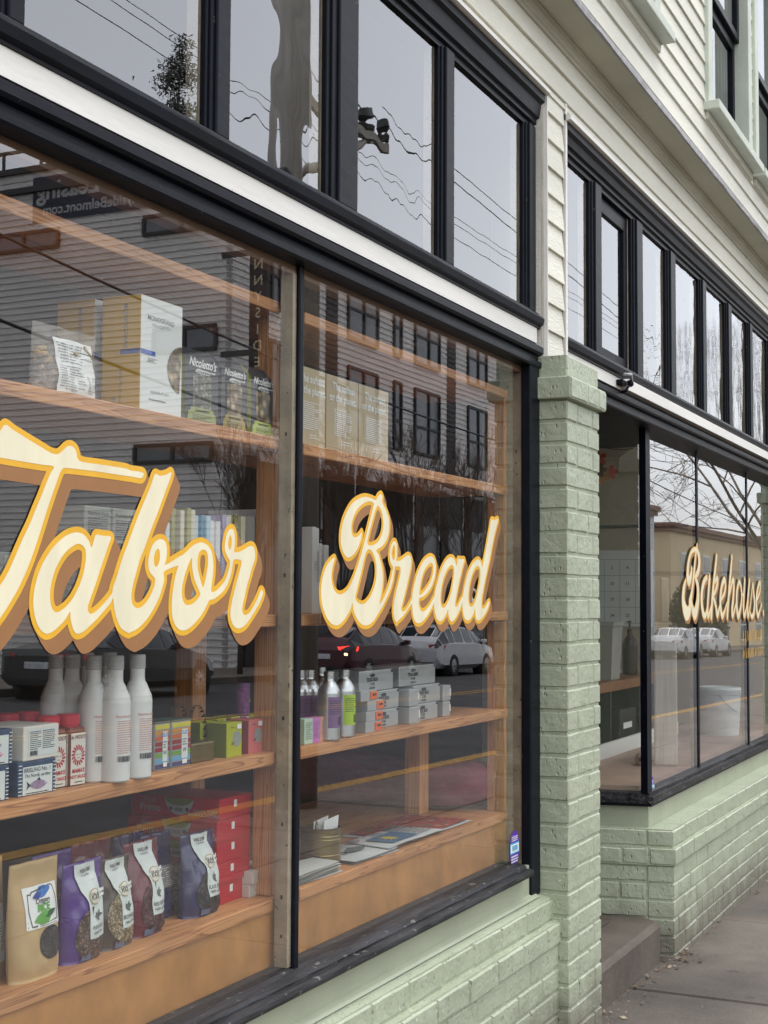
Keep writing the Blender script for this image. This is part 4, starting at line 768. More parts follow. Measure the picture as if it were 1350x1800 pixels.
# --- clear bag of pasta with a crumpled label
CLEAR = mat('clear_film', (0.50, 0.46, 0.42), 0.12, 0.1, 8, 0.3, 20, alpha=0.35, coat=.6)
t = thing('pasta_bag', 'clear plastic pasta bag with a white crumpled label, leaning on the ochre carton', 'bag', (1.955, 1.540, ZB))
S = pouch(.175, .118, .05, .10, 4, 0.03, .002); pouch_body(t, S, .175, .118, CLEAR)
c = MB(); rg = random.Random(3)
for k in range(60):
    px_, pz_, py_ = rg.uniform(-.075, .07), rg.uniform(.006, .085), rg.uniform(-.012, .012); a = Vector((rg.uniform(-1, 1), rg.uniform(-1, 1), rg.uniform(-1, 1))).normalized()*.011
    c.tube([Vector((px_, py_, pz_))-a, Vector((px_, py_, pz_))+a], .0045, PASTA, 6)
c.build('pasta_shapes', t)
l = MB(); d_rect(l, S, -.045, .066, .004, .098, PAPER, .0014, 10, 10); d_lines(l, S, -.04, .055, .055, .092, 7, GREYT, .002, 1, .3); d_lines(l, S, -.04, .03, .008, .052, 10, GREYT, .002, 2, .3); d_lines(l, S, .034, .062, .008, .04, 8, GREYT, .002, 7, .3); l.build('label', t)
# --- black pasta bags with window
def script_bag(label, x, w, h, fill, foot, side):
    t = thing('pasta_bag', label, 'bag', (x, 1.545, ZB), 0, 'black window bags of pasta'); d = .05
    m = MB(); tp = .012
    vs = [(-w/2, -d/2, 0), (w/2, -d/2, 0), (w/2, d/2, 0), (-w/2, d/2, 0), (-w/2, -d/2, h*.82), (w/2, -d/2, h*.82), (w/2, d/2, h*.82), (-w/2, d/2, h*.82), (-w/2, -tp*.2, h), (w/2, -tp*.2, h), (w/2, tp*.2, h), (-w/2, tp*.2, h)]
    m.add(vs, [(0, 1, 5, 4), (1, 2, 6, 5), (2, 3, 7, 6), (4, 5, 9, 8), (5, 6, 10, 9), (6, 7, 11, 10), (8, 9, 10, 11), (0, 3, 2, 1)], SLATE); m.add(vs, [(3, 0, 4, 7), (7, 4, 8, 11)], side); m.build('bag', t)
    l = MB(); S = flatS(-d/2)
    d_poly(l, S, [(-w*.28, h*.16), (w*.28, h*.16), (w*.30, h*.60), (w*.2, h*.66), (-w*.2, h*.62), (-w*.28, h*.68)], fill, .0006)
    d_poly(l, S, [(-w*.44, 0.002), (w*.44, 0.002), (w*.42, h*.14), (w*.36, h*.15), (w*.34, h*.20), (-w*.34, h*.20), (-w*.36, h*.15), (-w*.42, h*.14)], foot, .001)
    d_bars(l, S, -w*.22, w*.22, h*.145, h*.175, INK, .0016); d_lines(l, S, -w*.3, w*.3, h*.03, h*.12, 4, INK, .0016, 3, .35)
    d_text(l, S, "Nicoletto's", 0, h*.735, w*.205, PAPER, bold=.022, shear=.30, sx=.9); d_poly(l, S, [(-w*.22, h*.68), (-w*.14, h*.71), (w*.38, h*.70), (w*.42, h*.715), (w*.38, h*.685), (-w*.15, h*.69), (-w*.2, h*.655)], PAPER, .001); d_text(l, S, 'PASTA CO', w*.03, h*.645, w*.085, PAPER, bold=.01)
    l.build('label', t)
LGRN = mat('soft_green_card', (0.30, 0.34, 0.10), 0.5); LYEL = mat('mustard_card', (0.36, 0.27, 0.06), 0.5); LACID = mat('bright_green_card', (0.45, 0.55, 0.05), 0.5)
script_bag('black pasta bag with grey green spirals showing, next to the white carton', 2.360, .118, .150, G_GRN, LGRN, OLIVE)
script_bag('black pasta bag with pale tubes showing above a mustard foot label', 2.482, .100, .150, G_PAS, LYEL, SLATE)
script_bag('black pasta bag with bright green foot label, beside the window bar', 2.598, .100, .148, G_PAS, LACID, LIME)
# --- kraft boxes with white lettering
for i, (x0, x1, lb) in enumerate(((2.762, 2.902, 'kraft box lettered in white, cut off by the window bar'), (2.907, 3.072, 'kraft box lettered in white, middle of three'), (3.077, 3.245, 'kraft box lettered in white, nearest the brick pier'))):
    w_ = x1-x0; t = thing('kraft_box', lb, 'box', ((x0+x1)/2, 1.585, ZB), 0, 'kraft boxes on the upper shelf'); KB = mat('pale_kraft', (0.47, 0.375, 0.235), 0.55, 0.04)
    m = MB(); m.bbox(-w_/2, w_/2, -.055, .055, 0, .182, KB, .0015); m.build('box', t); l = MB(); S = flatS(-.055)
    d_text(l, S, 'The softest', 0.004, .148, .0255, PAPER, bold=.02, sx=1.0); d_text(l, S, 'on the planet.', 0, .122, .0255, PAPER, bold=.02, sx=.98); d_lines(l, S, -w_*.27, w_*.27, .04, .105, 14, PAPER, .001, 8+i, .45); d_lines(l, S, -w_*.05, w_*.25, .02, .032, 2, PAPER, .001, 9+i, .4); l.build('label', t)
# --- middle shelf: tea cartons and books
k = 0
for x, z, lb in ((2.085, ZC, 'pale tea carton, lower of the stack behind the letter a'), (2.085, ZC+.099, 'pale tea carton, upper one behind the top of the letter a'), (2.168, ZC, 'pale tea carton low down beside the letter b'), (2.168, ZC+.099, 'pale tea carton with barcode, upper one beside the letter b')):
    t = thing('tea_carton', lb, 'carton', (x, 1.60, z), 0, 'pale tea cartons on the middle shelf'); TEA = mat('sage_grey_card', (0.42, 0.44, 0.38), 0.5, 0.08)
    m = MB(); m.bbox(-.039, .039, -.04, .04, 0, .098, TEA, .002); m.build('box', t); l = MB(); S = flatS(-.04)
    d_text(l, S, 'Nutrition Facts', 0, .082, .010, INK); d_lines(l, S, -.03, .03, .04, .078, 9, INK, .001, 20+k, .4); d_bars(l, S, -.028, -.004, .008, .034, INK, seed=k); l.build('label', t); k += 1
t = thing('tea_carton', 'pale green tea carton at the left edge of the middle shelf', 'carton', (1.80, 1.56, ZC), 0, 'pale tea cartons on the middle shelf'); m = MB(); m.bbox(-.045, .045, -.035, .035, 0, .105, mat('sage_grey_card', (0.42, 0.44, 0.38)), .002); m.build('box', t); l = MB(); d_rect(l, flatS(-.035), -.005, .043, .01, .1, PAPER, .0006); d_lines(l, flatS(-.035), 0, .04, .02, .09, 9, INK, .001, 4, .4); l.build('label', t)
bc = {'olive': (0.36, 0.34, 0.13), 'white': (0.72, 0.72, 0.70), 'cream': (0.66, 0.61, 0.44), 'teal': (0.05, 0.22, 0.32), 'lavender': (0.42, 0.36, 0.52), 'dark olive': (0.20, 0.18, 0.02), 'pale blue': (0.45, 0.58, 0.68)}
BK = [(292, 918, 'white'), (306, 893, 'olive'), (318, 897, 'cream'), (327, 893, 'olive'), (337, 896, 'cream'), (346, 906, 'pale blue'), (354, 905, 'teal'), (361, 907, 'pale blue'), (367, 916, 'white'), (374, 915, 'white'), (381, 916, 'white'), (389, 905, 'lavender'), (397, 908, 'white'), (404, 905, 'cream'), (412, 905, 'dark olive'), (422, 908, 'cream'), (448, 908, 'white'), (459, 908, 'white'), (471, 895, 'white'), (547, 926, 'white'), (554, 928, 'white'), (563, 955, 'white'), (571, 958, 'white')]
bl = {}
for i, (px, py, cn_) in enumerate(BK):
    x, zt = onY(px, py, 1.57); x2, _ = onY(px+7.5, py, 1.57); wd = min(x2-x, .024)-.001; cm = mat('book_'+cn_, bc[cn_], 0.5, 0.05, 6)
    side = 'left' if px < 500 else 'right'
    near = ('to the left of the letter o' if px < 345 else 'above the letter o' if px < 400 else 'behind the loop of the letter r' if px < 440 else 'between the letter r and the upright') if px < 500 else ('beside the window bar' if px < 560 else 'behind the swash of the letter B')
    lb = f'{"short" if py > 912 and px < 500 or py > 940 else "tall"} {cn_} book {near}, {["slim", "thin", "narrow", "upright", "closed", "plain"][i % 6]} spine, {["pale topped", "set back", "flush", "pulled forward"][i % 4]}'
    t = thing('book', lb, 'book', (x+wd/2, 1.57+(0.005 if i % 4 == 1 else 0)-(0.004 if i % 4 == 3 else 0), ZC), 0, 'books on the middle shelf')
    m = MB(); h = zt-ZC; m.bbox(-wd/2, wd/2, 0, .155, 0, h, cm, .0015); m.build('cover', t)
    if wd > .008: m = MB(); m.box(-wd/2+.002, wd/2-.002, .0005, .15, h-.0002, h+.0003, PAPER); m.build('pages', t); m = MB(); d_text(m, flatS(0), 'WOODSTOCK' if px == 554 else 'I I I I', 0.0, h*.55, min(wd*.7, .011), INK, .001, .005, 0, 1, -math.pi/2); m.build('spine_lettering', t)
t = thing('trinket_box', 'small white box with a red mark at the pier end of the middle shelf', 'box', (3.93, 1.58, ZC)); m = MB(); m.bbox(-.06, .05, -.03, .03, 0, .035, WCARD, .002); d_poly(m, flatS(-.03), ell(-.03, .018, .01, .01), RED, .001); m.build('box', t); m = MB(); m.tube([(.0+.02*math.cos(a), -.01, .05+.016*math.sin(a)) for a in np.linspace(0, 6.28, 14)], .003, PAPER, 6); m.tube([(.03+.012*math.cos(a), -.01, .047+.012*math.sin(a)) for a in np.linspace(0, 6.28, 14)], .003, PAPER, 6); m.build('ring', t)
# --- fish tins in cartons
def fish(l, S, cx, cz, s, m):
    d_poly(l, S, leaf_pts(cx, cz, s, s*.33, 0), m, .0014); d_poly(l, S, [(cx-s*.85, cz), (cx-s*1.3, cz+s*.32), (cx-s*1.12, cz), (cx-s*1.3, cz-s*.32)], INK, .0014); d_poly(l, S, [(cx-s*.2, cz+s*.28), (cx+s*.1, cz+s*.5), (cx+s*.25, cz+s*.28)], INK, .0014); d_poly(l, S, ell(cx+s*.75, cz+s*.05, s*.06, s*.06, 8), PAPER, .0018)
def fish_tin(label, x, z, rz, face, lines, back=False):
    t = thing('fish_carton', label, 'carton', (x, 1.572, z), rz, 'boxed fish tins on the bottle shelf'); w, d, h = .096, .10, .056
    m = MB(); m.bbox(-w/2, w/2, -d/2, d/2, 0, h, CREAMP if back else NAVY, .002); m.build('box', t); l = MB(); S = flatS(-d/2)
    if back: d_rect(l, S, -w*.37, w*.42, h*.12, h*.9, LABELW, .0006); d_lines(l, S, -w*.33, -w*.02, h*.3, h*.86, 10, INK, .001, 3, .4); d_lines(l, S, w*.02, w*.38, h*.3, h*.86, 10, INK, .001, 5, .4); d_bars(l, S, -w*.33, -w*.12, h*.14, h*.28, INK)
    else:
        d_rect(l, S, -w*.38, w*.40, h*.03, h*.84, LABELW, .0006); d_text(l, S, lines[0], 0, h*.68, w*.105, INK, bold=.0); d_text(l, S, lines[1], 0, h*.53, w*.085, INK, bold=.0, shear=.2); fish(l, S, .002, h*.30, w*.24, face); d_lines(l, S, -w*.3, w*.3, h*.04, h*.1, 1, INK, .001, 2, .5)
        for q in range(9): d_rect(l, S, -w*.49, -w*.40, h*(.04+q*.105), h*(.065+q*.105), PAPER, .0008); d_rect(l, S, w*.42, w*.49, h*(.04+q*.105), h*(.065+q*.105), PAPER, .0008)
        d_rect(l, sideS(-w/2), -.04, .04, h*.1, h*.9, NAVY, .0005)
    l.build('label', t)
fish_tin('navy fish tin carton with sardine picture, under the one showing its back', 1.883, ZD, 0, FISHM, ('BRISLING No. 1', 'The Nordic sardine'))
fish_tin('fish tin carton turned round to show its printed back, on top of its stack', 1.890, ZD+.0565, 0.05, FISHM, ('', ''), True)
fish_tin('navy trout tin carton at the bottom left of the bottle shelf', 1.765, ZD, 0, PINKF, ('ØRRED', 'Water trout'))
fish_tin('navy trout tin carton on top, at the left end of the bottle shelf', 1.772, ZD+.0565, 0, PINKF, ('ØRRED', 'Water trout'))
# --- hot sauce
def hot_sauce(label, x, y, lab=True, h=.1):
    t = thing('sauce_bottle', label, 'sauce bottle', (x, y, ZD), 0, 'red capped hot sauce bottles'); w = .046
    m = MB(); m.bbox(-w/2, w/2, -w/2, w/2, 0, h, SAUCE, .006); m.build('bottle', t); m = MB(); m.lathe([(.0, h), (.019, h), (.019, h+.003), (.0205, h+.004), (.0205, h+.020), (.018, h+.022), (0, h+.022)], REDC); m.build('cap', t)
    l = MB(); S = flatS(-w/2); d_rect(l, S, -w/2+.003, w/2-.003, .002, h*.9, CREAMP, .0006); d_rect(l, sideS(-w/2), -w/2+.003, w/2-.003, .002, h*.9, CREAMP, .0006); d_lines(l, sideS(-w/2), -w*.3, w*.4, h*.4, h*.8, 6, INK, .001, 2, .3)
    d_text(l, S, 'in WOOT', 0, h*.80, w*.20, SAUCE, bold=.02, shear=.3); cz = h*.52
    for k in range(16):
        a0 = k*2*math.pi/16; pts = [(r*math.cos(a0+q), cz+r*math.sin(a0+q)) for r, q in ((.0095, 0), (.013, .12), (.0165, .18), (.019, .32), (.0165, .42), (.013, .38), (.0095, .28))]; d_poly(l, S, pts, RED, .001)
    d_poly(l, S, ell(0, cz, .0092, .0092), CREAMP, .0014); d_rect(l, S, -.006, -.002, cz+.001, cz+.002, INK, .0018); d_rect(l, S, .002, .006, cz+.001, cz+.002, INK, .0018); d_rect(l, S, -.004, .004, cz-.005, cz-.004, RED, .0018)
    d_text(l, S, "MAMA'S", 0, h*.225, w*.21, RED, bold=.03, shear=.2); d_text(l, S, 'HOT SAUCE', 0, h*.13, w*.17, RED, bold=.03, shear=.2); d_lines(l, S, -w*.2, w*.3, h*.05, h*.08, 1, INK, .001, 3, .5); l.build('label', t)
hot_sauce('hot sauce bottle with red cap and sun emblem, in front beside the white bottles', 2.004, 1.556); hot_sauce('hot sauce bottle half hidden between the fish tins and the front sauce bottle', 1.958, 1.562)
for i, (px, lb) in enumerate(((88, 'hot sauce bottle behind the printed carton, its red cap showing'), (48, 'hot sauce bottle behind the tins, red cap left of centre'), (12, 'hot sauce bottle behind the tins at the left edge, red cap only'))): x, _ = onY(px, 1262, 1.655); hot_sauce(lb, x, 1.655)
# --- white bottles
def white_bottle(label, px, py, k):
    x, y = onZ(px, py, ZD); y += .022; x += .022
    t = thing('oil_bottle', label, 'bottle', (x, y, ZD), 0, 'matt white bottles'); r = .0275
    m = MB(); m.lathe([(0, 0), (r-.003, 0), (r, .003), (r, .138), (r-.0015, .148), (r-.006, .158), (.0175, .168), (.0140, .174), (.0133, .180), (.0133, .197)], WBOT); m.build('bottle', t)
    pr = [(0.0125, .195), (.0142, .196)]; z = .197
    for q in range(5): pr += [(.0146, z), (.0146, z+.003), (.0139, z+.0035), (.0139, z+.0042)]; z += .0045
    pr += [(.0145, z), (.0142, z+.001), (0, z+.0012)]; m = MB(); m.lathe(pr, WCAP); m.build('cap', t)
    l = MB(); S = cylS(r); d_text(l, S, 'Nutrition Facts', -.005, .113, .0062, PINKT, bold=.01); d_lines(l, S, -.021, .014, .05, .109, 15, PINKT, .001, 30+k, .3); d_bars(l, S, -.02, .008, .036, .046, INK, seed=k); d_lines(l, S, .02, .032, .05, .11, 12, PINKT, .001, 40+k, .3); l.build('label', t)
for i, a in enumerate((('matt white bottle standing foremost of its group on the shelf edge', 205, 1377), ('matt white bottle at the right of its group, next to the striped tins', 244, 1370), ('matt white bottle next behind the foremost one, above the sauce label', 166, 1377), ('matt white bottle third from the front, its body half hidden', 127, 1371), ('matt white bottle in the back row, only its cap between two others', 193, 1357), ('matt white bottle in the dim back row, second cap from the left', 152, 1360), ('matt white bottle furthest left and dimmest of its group', 98, 1372))): white_bottle(*a, i)
# --- striped tins, basket, lime and coral boxes
STR = [(0.06, 0.06, 0.16), (0.14, 0.36, 0.55), (0.16, 0.34, 0.06), (0.32, 0.02, 0.04), (0.28, 0.03, 0.03), (0.58, 0.13, 0.03), (0.62, 0.26, 0.03), (0.62, 0.55, 0.06)]
for i, (x0, x1, lb) in enumerate(((2.287, 2.354, 'rainbow striped oil tin, front one next to the gold basket'), (2.231, 2.282, 'rainbow striped oil tin, nearer the white bottles'))):
    w_ = x1-x0; t = thing('oil_tin', lb, 'tin', ((x0+x1)/2, 1.555, ZD), 0, 'rainbow striped oil tins'); h = .090; m = MB(); m.bbox(-w_/2, w_/2, -.024, .024, 0, h, mat('tin_grey', (0.33, 0.36, 0.36), 0.4, 0.08, 20), .003); m.bbox(-w_/2-.0006, w_/2+.0006, -.0246, .0246, h-.003, h+.001, mat('dark_tin_rim', (0.05, 0.09, 0.08), 0.35), .001); m.build('tin', t)
    l = MB(); S = flatS(-.024)
    for q, c_ in enumerate(STR): d_rect(l, S, -w_/2+.002, w_/2-.002, .003+q*.0105, .003+q*.0105+.0082, mat(f'stripe_{q}', c_, 0.4, 0.1), .0006)
    d_rect(l, S, 0.0, w_*.32, .016, .072, LABELW, .001); d_text(l, S, 'OLIO', w_*.16, .062, .011, BLUEB); d_lines(l, S, w_*.04, w_*.28, .04, .055, 3, GREYT, .0014, 3); d_text(l, S, 'W', w_*.16, .028, .012, INK); d_rect(l, S, w_*.04, w_*.28, .006, .014, PAPER, .0014)
    d_lines(l, sideS(-w_/2), -.018, .018, .004, .084, 18, INK, .001, 50+i, .35); l.build('label', t)
t = thing('gift_basket', 'gold tin basket with two arched handles, between the striped tins and lime boxes', 'basket', (2.405, 1.575, ZD)); m = MB(); m.bbox(-.042, .042, -.04, .04, 0, .040, GTIN, .004); m.box(-.0428, .0428, -.0408, .0408, .028, .030, GTIN); m.box(-.0428, .0428, -.0408, .0408, .003, .005, GTIN); m.build('basket', t)
for yy in (-.022, .022):
    m = MB(); pts = [(.036*math.cos(a), .03+.082*math.sin(a)) for a in np.linspace(0, math.pi, 18)]
    v = [(x_, yy-.006, z_) for x_, z_ in pts]+[(x_, yy+.006, z_) for x_, z_ in pts]; m.add(v, [(i, i+1, 19+i-1, 18+i) for i in range(17)], GTIN, True); m.build('handle', t)
def soap(label, x, y, z, w, d, h, m1, m2, group, hole=True):
    t = thing('soap_box', label, 'box', (x, y, z), 0, group); m = MB(); m.bbox(-w/2, w/2, -d/2, d/2, 0, h, m1, .001); m.box(-w/2-.0005, -w/2+.001, -d/2+.001, d/2-.001, .001, h-.001, m2); m.build('box', t)
    l = MB(); S = flatS(-d/2)
    if hole: d_poly(l, S, ell(.002+w*.12, h*.52, w*.27, w*.27), mat('soap', (0.28, 0.30, 0.27), 0.5), .0006); d_poly(l, S, leaf_pts(-w*.1, h*.40, w*.12, w*.05, .3), m2, .001)
    d_rect(l, S, w*.14, w*.42, h*.80, h*.94, PAPER, .0014); d_lines(l, S, -w*.3, 0, h*.84, h*.88, 1, INK, .001, 2); l.build('label', t)
soap('lime soap box with round hole, foremost in its row', 2.516, 1.556, ZD, .059, .05, .070, LIME, OLIVE, 'lime and coral soap boxes')
soap('coral pink soap box with round hole, beside the shelf upright', 2.602, 1.556, ZD, .057, .05, .070, PINK, mat('coral_side', (0.30, 0.07, 0.07), .5), 'lime and coral soap boxes')
soap('lime soap box standing second in the row, behind the gold handles', 2.505, 1.612, ZD, .059, .05, .070, LIME, OLIVE, 'lime and coral soap boxes', False)
soap('lime soap box standing third in the row, darker in shade', 2.50, 1.668, ZD, .059, .05, .070, LIME, OLIVE, 'lime and coral soap boxes', False)
for i, (xx, mm, lb) in enumerate(((2.775, LIME, 'small lime box in the back row under the purple canister'), (2.815, PURL, 'small mauve box in the back row by the upright'), (2.855, LIME, 'small lime box in the back row, second from the upright'), (2.715, LIME, 'small lime box at the far left of the back row'))): soap(lb, xx, 1.71, ZD, .037, .05, .058, mm, OLIVE, 'small soap boxes in the back row', False)
t = thing('canister', 'purple patterned canister standing on the small lime boxes', 'canister', (2.845, 1.71, ZD+.0585)); m = MB(); m.lathe([(0, 0), (.0165, 0), (.0165, .068), (.016, .070), (0, .070)], mat('purple_pattern', (0.28, 0.07, 0.28), 0.45, 0.5, 90)); m.build('tube', t); m = MB(); d_poly(m, cylS(.0165), ell(.004, .03, .006, .004, 10), LIME, .001); m.lathe([(.0168, .060), (.0168, .0705), (0, .0708)], mat('purple_lid', (0.20, 0.05, 0.22), 0.4)); m.build('lid', t)
# --- aluminium bottles
def alu(label, px, py, lm, k):
    x, y = onZ(px, py, ZD); y += .022; x += .012; t = thing('soap_bottle', label, 'bottle', (x, y, ZD), 0, 'aluminium bottles'); r = .0265
    m = MB(); m.lathe([(0, 0), (r-.003, 0), (r, .004), (r, .108), (r-.001, .114), (r-.005, .123), (.016, .132), (.0118, .137), (.0112, .141)], ALU, n=36); m.build('bottle', t)
    pr = [(.0112, .140)]; z = .1405
    for q in range(4): pr += [(.0128, z), (.0128, z+.0025), (.0119, z+.003), (.0119, z+.0036)]; z += .0042
    pr += [(.0125, z), (.0, z)]; m = MB(); m.lathe(pr, ALU); m.build('cap', t); l = MB(); S = cylS(r)
    d_rect(l, S, -.030, .012, .030, .100, lm, .0008, 10, 1); d_lines(l, S, -.026, .008, .060, .094, 7, INK, .0014, 60+k, .3); d_bars(l, S, -.004, .008, .036, .054, INK); d_rect(l, S, .016, .024, .012, .020, PAPER, .001, 2, 1); l.build('label', t)
for i, a in enumerate((('aluminium bottle with mauve label, foremost by the pastel boxes', 588, 1303, PURL), ('aluminium bottle with an acid green label', 615, 1297, GRNL), ('aluminium bottle with mauve label, behind the pastel boxes', 553, 1298, PURL), ('aluminium bottle in the second row between two mauve labels', 573, 1288, PURL), ('aluminium bottle cut off by the window bar', 536, 1299, PURL))): alu(*a, i)
for x0, x1, mm, lb in ((2.797, 2.837, MINT, 'mint green little box next to the window bar'), (2.838, 2.874, MAG, 'magenta little box between the mint and the peach ones'), (2.875, 2.905, PEACH, 'peach little box in front of the aluminium bottles')):
    t = thing('soap_bar_box', lb, 'box', ((x0+x1)/2, 1.535, ZD), 0, 'pastel little boxes'); w_ = x1-x0; m = MB(); m.bbox(-w_/2, w_/2, -.014, .014, 0, .056, mm, .001); m.build('box', t); l = MB(); d_lines(l, flatS(-.014), -w_*.35, w_*.4, .01, .05, 8, GREYT, .001, 3, .3); l.build('label', t)
# --- silver tool boxes
BLKM = mat('dark_handle', (0.04, 0.04, 0.045), 0.4)
def toolbox(label, x0, x1, y, z, h, big=True, txt=True):
    t = thing('tool_box', label, 'tool box', ((x0+x1)/2, y+.05, z), 0, 'silver tool boxes'); w_ = x1-x0; m = MB(); m.bbox(-w_/2, w_/2, -.05, .05, 0, h-.0005, SILV, .0025); m.box(-w_/2-.0006, w_/2+.0006, -.0506, .0506, h*.80, h*.82, SILV); m.build('box', t)
    l = MB(); S = flatS(-.05)
    if big and txt: d_poly(l, S, ell(-w_*.14, h*.76, .016, .0045), BLKM, .001); d_text(l, S, 'TOOL BOX', -w_*.14, h*.48, .0125, INK, bold=.03); d_text(l, S, 'T-190', -w_*.14, h*.28, .010, INK, bold=.02); d_bars(l, S, -w_*.14-.016, -w_*.14+.016, h*.12, h*.20, INK, .001); l.build('label', t)
    hn = MB()
    if big: hn.bbox(w_/2, w_/2+.006, -.03, .03, h*.25, h*.75, BLKM, .002); hn.bbox(w_/2-.012, w_/2-.002, -.0525, -.0495, h*.84, h*.96, BLKM, .001)
    else: hn.bbox(w_/2-.010, w_/2-.003, -.0525, -.0495, h*.3, h*.75, WCARD, .001)
    hn.build('clasp', t)
toolbox('silver tool box lying on top of the left stack', 3.130, 3.324, 1.55, 1.2265, .052); toolbox('silver tool box in the middle of the left stack', 3.215, 3.360, 1.55, 1.178, .048); toolbox('silver tool box at the bottom of the left stack', 3.215, 3.358, 1.55, ZD, .0465)
toolbox('silver tool box on top of the right stack, set over', 3.385, 3.621, 1.56, 1.227, .053); toolbox('silver tool box in the middle of the right stack', 3.455, 3.632, 1.55, 1.178, .0485); toolbox('silver tool box at the bottom of the right stack', 3.455, 3.615, 1.55, ZD, .0465)
toolbox('small pale box between the two stacks, upper one', 3.384, 3.443, 1.53, 1.1765, .045, False); toolbox('small pale box between the two stacks, lower one', 3.386, 3.448, 1.53, ZD, .045, False)
toolbox('small pale box at the pier end, upper one', 3.655, 3.708, 1.55, 1.174, .044, False); toolbox('small pale box at the pier end, lower one', 3.655, 3.705, 1.55, ZD, .0425, False)
for i, (x, z, lb) in enumerate(((3.145, ZD, 'mini drawer with orange front, lowest of its stack'), (3.148, ZD+.0255, 'mini drawer with orange front, second from the bottom'), (3.155, ZD+.051, 'mini drawer with orange front, third from the bottom'), (3.118, ZD+.0765, 'mini drawer with orange front, topmost beside the green label'))):
    t = thing('mini_drawer', lb, 'drawer box', (x, 1.545, z), 0, 'stacked mini drawers'); m = MB(); m.bbox(-.030, .058, -.02, .03, 0, .025, SILV, .001); m.build('box', t); m = MB(); m.bbox(.020, .0575, -.0225, -.0195, .0025, .0225, ORNG, .001); m.box(.030, .048, -.0235, -.0224, .012, .017, BLKM); m.build('drawer_front', t)
# --- bags of grain on the lowest shelf
def barcode_lines(l, S, w, h): d_rect(l, S, -w*.38, w*.38, h*.14, h*.62, LABELW, .001, 6, 6); d_lines(l, S, -w*.34, w*.34, h*.32, h*.60, 12, GREYT, .0016, 9, .35); d_bars(l, S, -w*.3, w*.15, h*.16, h*.27, INK, .0018)
t = thing('grain_bag', 'kraft bag of black rice with blue and green leaf emblem, at the front', 'bag', (1.914, 1.548, ZE)); w_, h = .122, .190; S = pouch(w_, h, .048, .16, 2, 0.0, .0009); pouch_body(t, S, w_, h, KRAFT); l = MB()
d_rect(l, S, -.037, .049, .083, .150, PAPER, .001, 8, 8)
ol = [(-.028, .139), (-.022, .138), (-.020, .142), (.030, .147), (.036, .145), (.040, .128), (.042, .112), (.042, .090), (-.025, .087), (-.029, .112)]
for a, b in zip(ol, ol[1:]+ol[:1]):
    dx_, dz_ = b[0]-a[0], b[1]-a[1]; L_ = math.hypot(dx_, dz_); nx2, nz2 = -dz_/L_*.0009, dx_/L_*.0009; d_poly(l, S, [(a[0]+nx2, a[1]+nz2), (b[0]+nx2, b[1]+nz2), (b[0]-nx2, b[1]-nz2), (a[0]-nx2, a[1]-nz2)], INK, .0016)
LBL = mat('leaf_blue', (0.02, 0.16, 0.50), 0.4); LGR = mat('leaf_green', (0.10, 0.36, 0.05), 0.4); LDG = mat('leaf_dark_green', (0.015, 0.10, 0.03), 0.4); LDB = mat('leaf_dark_blue', (0.01, 0.05, 0.28), 0.4)
d_poly(l, S, leaf_pts(.008, .139, .021, .009, .25), LBL, .0022); d_poly(l, S, leaf_pts(-.006, .135, .013, .005, .15), LDB, .0026); d_poly(l, S, leaf_pts(.004, .098, .024, .010, .15), LGR, .0022); d_poly(l, S, leaf_pts(.022, .103, .016, .005, .25), LDG, .0026)
d_text(l, S, 'Oregon', .005, .1215, .0125, INK, .0022, .01, .3, .9); d_text(l, S, 'RICE', .006, .109, .0160, LGR, .0022, .045, 0.1, .95); d_lines(l, S, -.02, .04, .0845, .0865, 1, GREYT, .0016, 2, .6)
d_poly(l, S, ell(.020, .056, .031, .027), INK, .0012); d_poly(l, S, ell(.020, .056, .029, .025), G_BLK, .0016); l.build('label', t)
t = thing('grain_bag', 'kraft bag seen from its back with barcode label, behind the black rice', 'bag', (1.845, 1.606, ZE)); S = pouch(.125, .195, .045, .16, 5); pouch_body(t, S, .125, .195, KRAFT); l = MB(); barcode_lines(l, S, .125, .195); l.build('label', t)
t = thing('grain_bag', 'kraft bag standing furthest left, only its folded top showing', 'bag', (1.80, 1.66, ZE)); S = pouch(.12, .20, .04, .16, 6); pouch_body(t, S, .12, .20, KRAFT); l = MB(); barcode_lines(l, S, .12, .2); l.build('label', t)
